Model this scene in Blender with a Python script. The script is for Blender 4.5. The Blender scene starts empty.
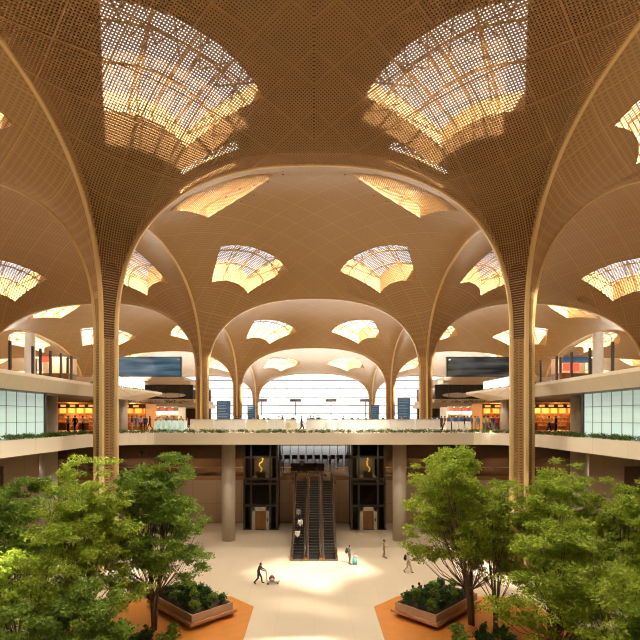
import bpy, bmesh, math, random
import numpy as np
from mathutils import Vector, Matrix
random.seed(7); rng = np.random.default_rng(7)
SC = bpy.context.scene
COL = SC.collection
PI = math.pi
FPX, CX, HY, CAMZ = 483.0, 314.0, 417.0, 13.1       # focal length in pixels, principal point, eye height

# ------------------------------------------------------------------ helpers
def P(px, py, y):
    """world point seen at pixel (px,py) at depth y, used to read measurements off the photograph"""
    return ((px-CX)*y/FPX, y, CAMZ+(HY-py)*y/FPX)
def PX(px, y): return (px-CX)*y/FPX
def PZ(py, y): return CAMZ+(HY-py)*y/FPX

class MB:
    def __init__(s): s.v = []; s.f = []; s.m = []
    def quad(s, a, b, c, d, m=0):
        n = len(s.v); s.v += [a, b, c, d]; s.f.append((n, n+1, n+2, n+3)); s.m.append(m); return s
    def poly(s, pts, m=0):
        n = len(s.v); s.v += list(pts); s.f.append(tuple(range(n, n+len(pts)))); s.m.append(m); return s
    def box(s, x0, x1, y0, y1, z0, z1, m=0, rz=0.0, piv=None):
        c = [(x0,y0,z0),(x1,y0,z0),(x1,y1,z0),(x0,y1,z0),(x0,y0,z1),(x1,y0,z1),(x1,y1,z1),(x0,y1,z1)]
        if rz:
            px, py = piv if piv else ((x0+x1)/2, (y0+y1)/2)
            k, q = math.cos(rz), math.sin(rz)
            c = [(px+(x-px)*k-(y-py)*q, py+(x-px)*q+(y-py)*k, z) for x, y, z in c]
        n = len(s.v); s.v += c
        for f in ((0,3,2,1),(4,5,6,7),(0,1,5,4),(1,2,6,5),(2,3,7,6),(3,0,4,7)):
            s.f.append(tuple(n+i for i in f)); s.m.append(m)
        return s
    def tube(s, pts, r, n=8, m=0, cap=True):
        pts = [Vector(p) for p in pts]
        rs = r if isinstance(r, (list, tuple)) else [r]*len(pts)
        base = len(s.v)
        for i, p in enumerate(pts):
            t = (pts[min(i+1, len(pts)-1)]-pts[max(i-1, 0)])
            if t.length < 1e-9: t = Vector((0,0,1))
            t.normalize()
            u = t.cross(Vector((0,0,1)))
            if u.length < 1e-3: u = t.cross(Vector((1,0,0)))
            u.normalize(); w = t.cross(u)
            for k in range(n):
                a = 2*PI*k/n
                s.v.append(tuple(p+(u*math.cos(a)+w*math.sin(a))*rs[i]))
        for i in range(len(pts)-1):
            for k in range(n):
                a = base+i*n+k; b = base+i*n+(k+1) % n
                s.f.append((a, b, b+n, a+n)); s.m.append(m)
        if cap:
            s.f.append(tuple(base+k for k in range(n))[::-1]); s.m.append(m)
            e = base+(len(pts)-1)*n
            s.f.append(tuple(e+k for k in range(n))); s.m.append(m)
        return s
    def cyl(s, x, y, z0, z1, r, n=20, m=0): return s.tube([(x,y,z0),(x,y,z1)], r, n, m)
    def lathe(s, prof, x=0, y=0, n=20, m=0):
        base = len(s.v)
        for r, z in prof:
            for k in range(n):
                a = 2*PI*k/n; s.v.append((x+r*math.cos(a), y+r*math.sin(a), z))
        for i in range(len(prof)-1):
            for k in range(n):
                a = base+i*n+k; b = base+i*n+(k+1) % n
                s.f.append((a, b, b+n, a+n)); s.m.append(m)
        return s
    def ell(s, c, r, nu=10, nv=7, m=0, rot=None):
        base = len(s.v)
        for j in range(nv+1):
            ph = -PI/2+PI*j/nv
            for i in range(nu):
                a = 2*PI*i/nu
                v = Vector((r[0]*math.cos(ph)*math.cos(a), r[1]*math.cos(ph)*math.sin(a), r[2]*math.sin(ph)))
                if rot: v = rot @ v
                s.v.append((c[0]+v.x, c[1]+v.y, c[2]+v.z))
        for j in range(nv):
            for i in range(nu):
                a = base+j*nu+i; b = base+j*nu+(i+1) % nu
                s.f.append((a, b, b+nu, a+nu)); s.m.append(m)
        return s
    def mesh(s, name):
        me = bpy.data.meshes.new(name); me.from_pydata(s.v, [], s.f)
        if any(s.m): me.polygons.foreach_set('material_index', s.m)
        me.update(); return me

def link(o, parent=None):
    COL.objects.link(o)
    if parent is not None: o.parent = parent
    return o
def obj(name, mb, mats, parent=None, smooth=False, kind=None, loc=None):
    me = mb.mesh(name) if isinstance(mb, MB) else mb
    for m in (mats if isinstance(mats, (list, tuple)) else [mats]): me.materials.append(m)
    if smooth: me.polygons.foreach_set('use_smooth', [True]*len(me.polygons))
    o = link(bpy.data.objects.new(name, me), parent)
    if kind: o['kind'] = kind
    if loc: o.location = loc
    return o
def struct(name, mb, mats, smooth=False): return obj(name, mb, mats, None, smooth, 'structure')
def tag(o, label, cat, group=None, kind=None):
    o['label'] = label; o['category'] = cat
    if group: o['group'] = group
    if kind: o['kind'] = kind
    return o
def thing(name, label, cat, loc=(0,0,0), rz=0.0, group=None):
    o = link(bpy.data.objects.new(name, None)); o.location = loc; o.rotation_euler.z = rz
    return tag(o, label, cat, group)
def dup(root, loc, rz=0.0, label=None, scale=None):
    r = root.copy(); COL.objects.link(r); r.location = loc; r.rotation_euler.z = rz
    if scale: r.scale = (scale,)*3 if not isinstance(scale, tuple) else scale
    if label: r['label'] = label
    for ch in list(root.children):
        c = ch.copy(); COL.objects.link(c); c.parent = r
        for g in list(ch.children):
            d = g.copy(); COL.objects.link(d); d.parent = c
    return r

# ------------------------------------------------------------------ materials
def srgb(r, g, b):
    f = lambda c: (c/12.92 if c <= .04045 else ((c+.055)/1.055)**2.4)
    return (f(r/255), f(g/255), f(b/255), 1)
def mat(name, c, rough=.6, metal=0.0, vary=.12, scale=3.0, spec=.4, bump=0.0, emit=None, es=0.0):
    m = bpy.data.materials.new(name); m.use_nodes = True
    nt = m.node_tree; b = nt.nodes['Principled BSDF']
    b.inputs['Roughness'].default_value = rough; b.inputs['Metallic'].default_value = metal
    b.inputs['Specular IOR Level'].default_value = spec
    c = c if len(c) == 4 else (*c, 1)
    tc = nt.nodes.new('ShaderNodeTexCoord'); no = nt.nodes.new('ShaderNodeTexNoise')
    no.inputs['Scale'].default_value = scale; no.inputs['Detail'].default_value = 3
    nt.links.new(tc.outputs['Object'], no.inputs['Vector'])
    mx = nt.nodes.new('ShaderNodeMix'); mx.data_type = 'RGBA'
    mx.inputs['A'].default_value = tuple(x*(1-vary) for x in c[:3])+(1,)
    mx.inputs['B'].default_value = tuple(min(1, x*(1+vary)) for x in c[:3])+(1,)
    nt.links.new(no.outputs['Fac'], mx.inputs['Factor'])
    nt.links.new(mx.outputs['Result'], b.inputs['Base Color'])
    if bump:
        bp = nt.nodes.new('ShaderNodeBump'); bp.inputs['Strength'].default_value = bump
        nt.links.new(no.outputs['Fac'], bp.inputs['Height']); nt.links.new(bp.outputs['Normal'], b.inputs['Normal'])
    if emit is not None:
        b.inputs['Emission Color'].default_value = emit if len(emit) == 4 else (*emit, 1)
        b.inputs['Emission Strength'].default_value = es
    return m
def glass(name, c=(1,1,1,1), refl=.12, rough=.03, alpha=1.0, diffuse=None):
    """thin pane: mostly transparent, a little mirror; diffuse>0 makes it frosted"""
    m = bpy.data.materials.new(name); m.use_nodes = True; nt = m.node_tree
    for n in list(nt.nodes):
        if n.type != 'OUTPUT_MATERIAL': nt.nodes.remove(n)
    out = nt.nodes['Material Output']
    tr = nt.nodes.new('ShaderNodeBsdfTransparent'); tr.inputs['Color'].default_value = c
    gl = nt.nodes.new('ShaderNodeBsdfGlossy'); gl.inputs['Roughness'].default_value = rough
    lw = nt.nodes.new('ShaderNodeLayerWeight'); lw.inputs['Blend'].default_value = refl
    mx = nt.nodes.new('ShaderNodeMixShader')
    nt.links.new(lw.outputs['Fresnel'], mx.inputs['Fac'])
    nt.links.new(tr.outputs['BSDF'], mx.inputs[1]); nt.links.new(gl.outputs['BSDF'], mx.inputs[2])
    last = mx
    if diffuse:
        tl = nt.nodes.new('ShaderNodeBsdfTranslucent'); tl.inputs['Color'].default_value = diffuse[:3]+(1,)
        df = nt.nodes.new('ShaderNodeBsdfDiffuse'); df.inputs['Color'].default_value = diffuse[:3]+(1,)
        ad = nt.nodes.new('ShaderNodeMixShader'); ad.inputs['Fac'].default_value = .5
        nt.links.new(tl.outputs['BSDF'], ad.inputs[1]); nt.links.new(df.outputs['BSDF'], ad.inputs[2])
        m2 = nt.nodes.new('ShaderNodeMixShader'); m2.inputs['Fac'].default_value = diffuse[3]
        nt.links.new(mx.outputs['Shader'], m2.inputs[1]); nt.links.new(ad.outputs['Shader'], m2.inputs[2]); last = m2
    nt.links.new(last.outputs['Shader'], out.inputs['Surface'])
    return m
def grid_mat(name, c, line, rough, cells, holes=None, hole_c=None):
    """plain panels with thin joints; cells = [(direction vector, period, joint width)]"""
    m = mat(name, c, rough, vary=.06, scale=.5); nt = m.node_tree; b = nt.nodes['Principled BSDF']
    tc = nt.nodes.new('ShaderNodeTexCoord'); base = b.inputs['Base Color'].links[0].from_socket
    fac = None
    for d, per, w in cells:
        vm = nt.nodes.new('ShaderNodeVectorMath'); vm.operation = 'DOT_PRODUCT'; vm.inputs[1].default_value = d
        nt.links.new(tc.outputs['Object'], vm.inputs[0])
        mo = nt.nodes.new('ShaderNodeMath'); mo.operation = 'PINGPONG'; mo.inputs[1].default_value = per/2
        nt.links.new(vm.outputs['Value'], mo.inputs[0])
        lt = nt.nodes.new('ShaderNodeMath'); lt.operation = 'LESS_THAN'; lt.inputs[1].default_value = w/2
        nt.links.new(mo.outputs[0], lt.inputs[0])
        if fac is None: fac = lt.outputs[0]
        else:
            mm = nt.nodes.new('ShaderNodeMath'); mm.operation = 'MAXIMUM'
            nt.links.new(fac, mm.inputs[0]); nt.links.new(lt.outputs[0], mm.inputs[1]); fac = mm.outputs[0]
    mx = nt.nodes.new('ShaderNodeMix'); mx.data_type = 'RGBA'
    if holes:                                   # small perforations: dark where both directions leave a gap
        hf = None
        for d, per, w in holes:
            vm = nt.nodes.new('ShaderNodeVectorMath'); vm.operation = 'DOT_PRODUCT'; vm.inputs[1].default_value = d
            nt.links.new(tc.outputs['Object'], vm.inputs[0])
            mo = nt.nodes.new('ShaderNodeMath'); mo.operation = 'PINGPONG'; mo.inputs[1].default_value = per/2
            nt.links.new(vm.outputs['Value'], mo.inputs[0])
            gt = nt.nodes.new('ShaderNodeMath'); gt.operation = 'GREATER_THAN'; gt.inputs[1].default_value = w/2
            nt.links.new(mo.outputs[0], gt.inputs[0])
            if hf is None: hf = gt.outputs[0]
            else:
                mm = nt.nodes.new('ShaderNodeMath'); mm.operation = 'MULTIPLY'
                nt.links.new(hf, mm.inputs[0]); nt.links.new(gt.outputs[0], mm.inputs[1]); hf = mm.outputs[0]
        hx = nt.nodes.new('ShaderNodeMix'); hx.data_type = 'RGBA'
        nt.links.new(hf, hx.inputs['Factor']); nt.links.new(base, hx.inputs['A']); hx.inputs['B'].default_value = hole_c
        base = hx.outputs['Result']
    nt.links.new(fac, mx.inputs['Factor']); nt.links.new(base, mx.inputs['A']); mx.inputs['B'].default_value = line
    nt.links.new(mx.outputs['Result'], b.inputs['Base Color'])
    return m

M = {}
R2 = math.sqrt(.5)
M['lattice'] = mat('lattice_timber', (.35,.20,.08), .5, vary=.15, scale=1.5)
M['shell'] = grid_mat('vault_panels', (.315,.192,.073), (.41,.265,.108,1), .42, [((R2,R2,0),3.2,.06),((R2,-R2,0),3.2,.06)], [((R2,R2,0),.36,.13),((R2,-R2,0),.36,.13)], (.24,.138,.048,1))
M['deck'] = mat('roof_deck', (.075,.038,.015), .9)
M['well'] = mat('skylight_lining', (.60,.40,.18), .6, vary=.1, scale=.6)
M['rib'] = mat('rib_gold', (.58,.41,.185), .38, vary=.08, scale=1.0)
M['core'] = mat('column_core', (.16,.085,.035), .8)
M['steel'] = mat('truss_steel', (.16,.13,.11), .6)
M['floor'] = grid_mat('stone_floor', (.62,.515,.38), (.53,.44,.32,1), .30, [((1,0,0),2.4,.03),((0,1,0),2.4,.03)])
M['floor2'] = mat('tan_floor', (.36,.20,.10), .22, vary=.12, scale=.4)
M['floor3'] = mat('upper_floor', (.62,.52,.40), .3, vary=.06, scale=.4)
M['fascia'] = grid_mat('cream_fascia', (.79,.70,.55), (.6,.52,.40,1), .5, [((1,0,0),4.0,.03),((0,1,0),4.0,.03)])
M['wall'] = grid_mat('tan_wall', (.52,.38,.26), (.34,.24,.15,1), .45, [((1,0,0),3.0,.04),((0,1,0),3.0,.04),((0,0,1),2.4,.04)])
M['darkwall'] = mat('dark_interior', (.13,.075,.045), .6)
M['soffit'] = mat('soffit', (.34,.25,.17), .7)
M['concrete'] = mat('grey_column', (.50,.44,.36), .7, vary=.12, scale=2)
M['black'] = mat('black_metal', (.018,.016,.015), .35)
M['charcoal'] = mat('charcoal_metal', (.05,.043,.037), .4)
M['bronze'] = mat('bronze_panel', (.26,.13,.05), .3, metal=.5)
M['chrome'] = mat('brushed_steel', (.55,.53,.5), .3, metal=.9)
M['white'] = mat('white_panel', (.80,.78,.72), .4)
M['ivory'] = mat('ivory_panel', (.82,.76,.60), .4)
M['teal'] = mat('pale_teal_panel', (.55,.75,.72), .35)
M['glass'] = glass('clear_glass', refl=.05)
M['skyglass'] = glass('skylight_glass', (.97,.97,1,1), .08)
M['dglass'] = glass('smoked_glass', (.22,.21,.20,1), .25)
M['lglass'] = glass('grey_lift_glass', (.38,.36,.34,1), .2)
M['frost'] = glass('frosted_glass', (.85,.93,.90,1), .12, .1, diffuse=(.72,.86,.82,.85))
M['orange'] = mat('orange_deck', (.56,.205,.03), .42, vary=.2, scale=1.2)
M['terracotta'] = mat('terracotta_bench', (.50,.24,.12), .5, vary=.15, scale=2)
M['soil'] = mat('soil', (.05,.035,.02), .95, bump=.5, scale=8)
M['bark'] = mat('bark', (.15,.11,.075), .9, vary=.35, scale=9, bump=.6)
M['shop_orange'] = mat('shop_orange_wall', (.70,.30,.06), .5)
M['shop_lit'] = mat('shop_backlit_orange', (.8,.4,.1), .5, emit=(1,.40,.07), es=1.1)
M['shop_white'] = mat('shop_backlit_white', (.9,.88,.8), .5, emit=(1,.9,.72), es=3.0)
M['red_sign'] = mat('red_backlit_sign', (.7,.05,.04), .5, emit=(1,.08,.04), es=1.6)
M['frost_white_glow'] = mat('white_frosted_painted_glow', (.9,.9,.88), .4, emit=(1,.98,.94), es=1.1)  # frosted white glass, its brightness put in as emission
M['goods'] = mat('shelf_goods', (.5,.25,.1), .6, vary=.9, scale=5)
M['tarmac'] = mat('pale_apron', (.78,.78,.78), .8, vary=.05, scale=.02)
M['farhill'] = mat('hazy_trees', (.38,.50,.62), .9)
M['seat'] = mat('dark_red_seat', (.10,.03,.025), .6)
M['yellow'] = mat('yellow_vinyl', (.9,.55,.03), .5, emit=(1,.6,.05), es=.35)
M['rug'] = mat('wheel_rubber', (.03,.03,.03), .8)
M['lampglow'] = mat('warm_lamp', (.9,.8,.6), .5, emit=(1,.75,.45), es=8)

def leaf_mat(name, c1, c2):
    m = bpy.data.materials.new(name); m.use_nodes = True; nt = m.node_tree
    b = nt.nodes['Principled BSDF']; out = nt.nodes['Material Output']
    g = nt.nodes.new('ShaderNodeNewGeometry'); mx = nt.nodes.new('ShaderNodeMix'); mx.data_type = 'RGBA'
    mx.inputs['A'].default_value = (*c1, 1); mx.inputs['B'].default_value = (*c2, 1)
    nt.links.new(g.outputs['Random Per Island'], mx.inputs['Factor'])
    nt.links.new(mx.outputs['Result'], b.inputs['Base Color']); b.inputs['Roughness'].default_value = .5
    b.inputs['Specular IOR Level'].default_value = .3
    tl = nt.nodes.new('ShaderNodeBsdfTranslucent'); nt.links.new(mx.outputs['Result'], tl.inputs['Color'])
    ms = nt.nodes.new('ShaderNodeMixShader'); ms.inputs['Fac'].default_value = .42
    nt.links.new(b.outputs['BSDF'], ms.inputs[1]); nt.links.new(tl.outputs['BSDF'], ms.inputs[2])
    nt.links.new(ms.outputs['Shader'], out.inputs['Surface'])
    return m
M['leaf_bright'] = leaf_mat('leaf_bright', (.25,.37,.035), (.46,.55,.06))
M['leaf_mid'] = leaf_mat('leaf_mid', (.14,.25,.03), (.30,.42,.055))
M['leaf_dark'] = leaf_mat('leaf_dark', (.035,.09,.018), (.09,.17,.03))
M['hedge'] = leaf_mat('leaf_hedge', (.05,.11,.02), (.16,.24,.05))

def led_mat(name, c1, c2, es):
    m = bpy.data.materials.new(name); m.use_nodes = True; nt = m.node_tree; b = nt.nodes['Principled BSDF']
    tc = nt.nodes.new('ShaderNodeTexCoord'); mp = nt.nodes.new('ShaderNodeMapping'); mp.inputs['Scale'].default_value = (.12,.3,.9)
    no = nt.nodes.new('ShaderNodeTexNoise'); no.inputs['Scale'].default_value = 1.3; no.inputs['Detail'].default_value = 1.5
    nt.links.new(tc.outputs['Object'], mp.inputs['Vector']); nt.links.new(mp.outputs['Vector'], no.inputs['Vector'])
    cr = nt.nodes.new('ShaderNodeValToRGB'); cr.color_ramp.elements[0].position = .38; cr.color_ramp.elements[1].position = .72
    cr.color_ramp.elements[0].color = (*c1, 1); cr.color_ramp.elements[1].color = (*c2, 1)
    nt.links.new(no.outputs['Fac'], cr.inputs['Fac']); nt.links.new(cr.outputs['Color'], b.inputs['Emission Color'])
    b.inputs['Emission Strength'].default_value = es; b.inputs['Base Color'].default_value = (.02,.02,.02,1); b.inputs['Roughness'].default_value = .25
    return m
M['led_blue'] = led_mat('led_blue', (.035,.12,.20), (.22,.40,.50), .5)
M['led_dark'] = led_mat('led_dark', (.012,.014,.014), (.13,.15,.15), .6)
M['fids'] = led_mat('fids_blue', (.02,.06,.10), (.06,.14,.20), 1.0)

# ------------------------------------------------------------------ vault geometry
XS = [-90,-54,-18,18,54,90]; YS = [-30.2,5.8,41.8,77.8,113.8,149.8]
HALF, C0, KE = 18.0, .96, 2.5
def e_prof(p):
    u = np.clip((HALF-np.asarray(p, float))/(HALF-C0), 0, 1)
    return np.clip(1-u**KE, 0, 1)**(1/KE)
def spring(y): return CAMZ+6.7-.011*np.maximum(0, y-41.8)
def crown(x, y): return CAMZ+21.8-.0770*np.maximum(0, y-41.8)-.045*np.maximum(0, np.abs(x)-18)
def vault(cx, cy, sx, sy, p, q):
    """height of the vault at plan offset (p,q) from a column, in the quadrant (sx,sy)"""
    x = cx+sx*p; y = cy+sy*q
    t = p+q
    yb = cy+sy*18; n = 4.1 if yb < 41 else 2.6 if yb < 77 else 2.25
    F1 = (e_prof(p)**n+e_prof(q)**n)**(1/n)
    F0 = e_prof(np.minimum(t, HALF))
    w = np.clip((t-1.5)/9, 0, 1); w = w*w*(3-2*w)
    return spring(y)+(crown(x, y)-spring(y))*(F0*(1-w)+F1*w)
def pts3(cx, cy, sx, sy, p, q, dz=0.0):
    return np.stack([cx+sx*p, cy+sy*q, vault(cx, cy, sx, sy, p, q)+dz], -1)
T0, T1 = math.radians(22), math.radians(68)
RA, RB = 8.4, 15.3
S0, S1 = math.radians(7.5), math.radians(11.5)
thetas = np.radians(np.concatenate([[0,7.5,11.5],np.linspace(22,68,13),[77,84,90]]))
def r_lists(th):
    r0 = C0/(math.cos(th)+math.sin(th)); r1 = HALF/max(math.cos(th), math.sin(th))
    a = r0+(RA-r0)*np.linspace(0, 1, 16)**3.2
    return np.concatenate([a, np.linspace(RA, RB, 9)[1:], np.linspace(RB, r1, 6)[1:]])
def in_hole(ti, ri, slot=True):
    """cell index (theta, r) -> is it open"""
    t = (thetas[ti]+thetas[ti+1])/2
    if T0 < t < T1 and 15 <= ri < 23: return True
    if slot and S0 < t < S1 and 14 <= ri < 19: return True
    return False
def shell_quadrant(mb, cx, cy, sx, sy, dz, slot=True):
    base = len(mb.v); nr = 29; flip = sx*sy < 0
    for th in thetas:
        r = r_lists(th); pq = pts3(cx, cy, sx, sy, r*math.cos(th), r*math.sin(th), dz*np.clip((r-1.2)/2.5, 0, 1))
        mb.v += [tuple(v) for v in pq.tolist()]
    for i in range(len(thetas)-1):
        for j in range(nr-1):
            if in_hole(i, j, slot): continue
            a = base+i*nr+j; f = (a, a+nr, a+nr+1, a+1)
            mb.f.append(f if flip else f[::-1]); mb.m.append(0)
def slat_lines(cx, cy, sx, sy, lines, mask, w, d, dz, out_v, out_f):
    """ribbons with a bottom and two sides swept along plan polylines lying on the vault"""
    for a, b in lines:
        p = (a+b)/2; q = (a-b)/2
        P0 = pts3(cx, cy, sx, sy, p, q); h = 1e-3
        gx = sx*(vault(cx, cy, sx, sy, p+h, q)-vault(cx, cy, sx, sy, np.maximum(p-h, 0), q))/(h+np.minimum(h, p))
        gy = sy*(vault(cx, cy, sx, sy, p, q+h)-vault(cx, cy, sx, sy, p, np.maximum(q-h, 0)))/(h+np.minimum(h, q))
        g = np.sqrt(gx*gx+gy*gy); s = np.minimum(1, 12/np.maximum(g, 1e-6)); gx *= s; gy *= s
        N = np.stack([-gx, -gy, np.ones_like(gx)], -1); N /= np.linalg.norm(N, axis=1)[:, None]
        T = np.gradient(P0, axis=0); T /= np.maximum(1e-9, np.linalg.norm(T, axis=1))[:, None]
        B = np.cross(N, T); B /= np.maximum(1e-9, np.linalg.norm(B, axis=1))[:, None]
        lo = P0+N*dz; n0 = sum(len(v) for v in out_v)
        V = np.stack([lo-B*w/2+N*d, lo-B*w/2, lo+B*w/2, lo+B*w/2+N*d], 1).reshape(-1, 3)
        ok = mask(p, q); ok = ok[:-1] & ok[1:]
        idx = np.nonzero(ok)[0]
        if len(idx) == 0: continue
        i4 = n0+idx[:, None]*4
        F = np.concatenate([np.concatenate([i4+k, i4+k+1, i4+k+5, i4+k+4], 1) for k in range(3)], 0)
        out_v.append(V); out_f.append(F)
def lattice_quadrant(cx, cy, sx, sy, pitch, w, d, dz, mask, name, material):
    ov, of = [], []
    db = pitch*math.sqrt(2); la, lb = [], []
    for b in np.arange(-HALF+db/2, HALF, db):
        a0 = max(abs(b), C0); a1 = 2*HALF-abs(b)
        if a1-a0 < .3: continue
        n = max(6, int((a1-a0)/.75)+12); t = np.linspace(0, 1, n+10)
        n += 10
        lb.append((a0+(a1-a0)*t**2.8, np.full(n, b)))
    aa = C0+(2*HALF-C0)*np.linspace(0, 1, 6000)**4; zz = vault(cx, cy, sx, sy, aa/2, aa/2)
    ds = np.sqrt((np.diff(aa)/math.sqrt(2))**2+np.diff(zz)**2); S = np.concatenate([[0], np.cumsum(ds)])
    for s in np.arange(pitch/2, S[-1], pitch):
        a = np.interp(s, S, aa); bm = min(a, 2*HALF-a)
        if bm < .2: continue
        n = max(5, int(2*bm/.75)+6)
        la.append((np.full(n, a), np.linspace(-bm, bm, n)))
    nth = 16 if pitch < .25 else 10**6        # every panel joint is a wider batten
    for L, z in ((lb, dz), (la, dz-.012)):
        slat_lines(cx, cy, sx, sy, [l for i, l in enumerate(L) if i % nth != 7], mask, w, d, z, ov, of)
        slat_lines(cx, cy, sx, sy, [l for i, l in enumerate(L) if i % nth == 7], mask, w*1.8, d, z-.03, ov, of)
    V = np.concatenate(ov); F = np.concatenate(of)
    me = bpy.data.meshes.new(name)
    me.vertices.add(len(V)); me.vertices.foreach_set('co', V.ravel().astype(np.float32))
    me.loops.add(F.size); me.loops.foreach_set('vertex_index', F.ravel().astype(np.int32))
    me.polygons.add(len(F)); me.polygons.foreach_set('loop_start', np.arange(0, F.size, 4, dtype=np.int32))
    me.update(calc_edges=True)
    o = obj(name, me, material); o['kind'] = 'structure'; return o
def all_mask(p, q): return np.ones_like(p, bool)
def hole_mask(p, q):
    r = np.hypot(p, q); th = np.arctan2(q, p)
    return ((r > RA-.1) & (r < RB+.1) & (th > T0-.02) & (th < T1+.02)) | ((r > 6.5) & (r < 13) & (th > S0) & (th < S1+.03))

LAT = {(-18,41.8,1,-1), (18,41.8,-1,-1)}     # quadrants whose fine timber grid the photo resolves
LATC = {(-18,5.8,1,1), (18,5.8,-1,1)}            # the same bays nearer the viewer
win_n = [0]
def skylight(cx, cy, sx, sy, z0, hgt):
    win_n[0] += 1
    root = link(bpy.data.objects.new('window_%d' % win_n[0], None)); root['kind'] = 'structure'
    th = np.linspace(T0, T1, 13); rr = np.linspace(RA, RB, 9)
    def at(r, t, dz): return tuple(pts3(cx, cy, sx, sy, np.array([r*math.cos(t)]), np.array([r*math.sin(t)]), dz)[0])
    ring = [(RA, t) for t in th]+[(r, T1) for r in rr[1:]]+[(RB, t) for t in th[::-1][1:]]+[(r, T0) for r in rr[::-1][1:]]
    mb = MB()
    for (r1, t1), (r2, t2) in zip(ring[:-1], ring[1:]):
        mb.quad(at(r1,t1,z0-.05), at(r2,t2,z0-.05), at(r2,t2,z0+hgt), at(r1,t1,z0+hgt))
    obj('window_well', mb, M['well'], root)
    gb = MB()
    for i in range(12):
        for j in range(8):
            gb.quad(at(rr[j],th[i],z0+hgt), at(rr[j+1],th[i],z0+hgt), at(rr[j+1],th[i+1],z0+hgt), at(rr[j],th[i+1],z0+hgt))
    obj('window_pane', gb, M['skyglass'], root)
    fb = MB()
    for t in (th[3], th[6], th[9]):
        fb.tube([at(r,t,z0+.35) for r in rr], .10, 4)
    for r in (RA+2.7, RA+5.3):
        fb.tube([at(r,t,z0+.35) for t in th], .11, 4)
    obj('window_frame', fb, M['rib'], root)
    tb = MB()
    for k in range(0, 12, 2):
        if k % 4 == 0: tb.tube([at(RA,th[k],z0+hgt-.3), at(RB,th[k+1],z0+hgt-.3)], .07, 4)
        tb.tube([at(RA+4,th[k],z0+hgt-.5), at(RB,th[min(12,k+2)],z0+hgt-.15)], .06, 4)
        tb.tube([at(RA+4,th[min(12,k+2)],z0+hgt-.5), at(RB,th[k],z0+hgt-.15)], .06, 4)
    # truss in the narrow slot beside the arch
    for k in range(7 if z0 > .5 else 0):
        r = 7.4+k*.8
        q = .10 if z0 > .5 else .06; tb.tube([at(r,S0,z0+.3), at(r+.8,S1,z0+.3)], q, 4); tb.tube([at(r+.8,S0,z0+.3), at(r,S1,z0+.3)], q, 4)
    obj('window_truss', tb, M['steel'], root)

for iy in range(len(YS)-1):
    for ix in range(len(XS)-1):
        shell = MB(); deck = MB()
        for cx, sx in ((XS[ix],1),(XS[ix+1],-1)):
            for cy, sy in ((YS[iy],1),(YS[iy+1],-1)):
                key = (cx,cy,sx,sy)
                visible = abs(cx) <= 54 or iy >= 3
                if key in LAT or key in LATC:
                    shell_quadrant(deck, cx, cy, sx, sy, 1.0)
                    skylight(cx, cy, sx, sy, 1.0, 1.3)
                    if key in LAT: lattice_quadrant(cx, cy, sx, sy, .205, .060, .08, 0, all_mask, 'ceiling', M['lattice'])
                    else: lattice_quadrant(cx, cy, sx, sy, .4, .17, .10, 0, all_mask, 'ceiling', M['lattice'])
                else:
                    shell_quadrant(shell, cx, cy, sx, sy, 0.0, False)
                    if iy >= 1 and visible:
                        skylight(cx, cy, sx, sy, 0.0, 2.5)
                        if iy <= 2: lattice_quadrant(cx, cy, sx, sy, .3, .075, .045, -.03, hole_mask, 'ceiling', M['lattice'])
                    elif iy == 0: skylight(cx, cy, sx, sy, 0.0, 2.5)
        if shell.v: struct('ceiling', shell, M['shell'], True)
        if deck.v: struct('ceiling', deck, M['deck'], True)

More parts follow.
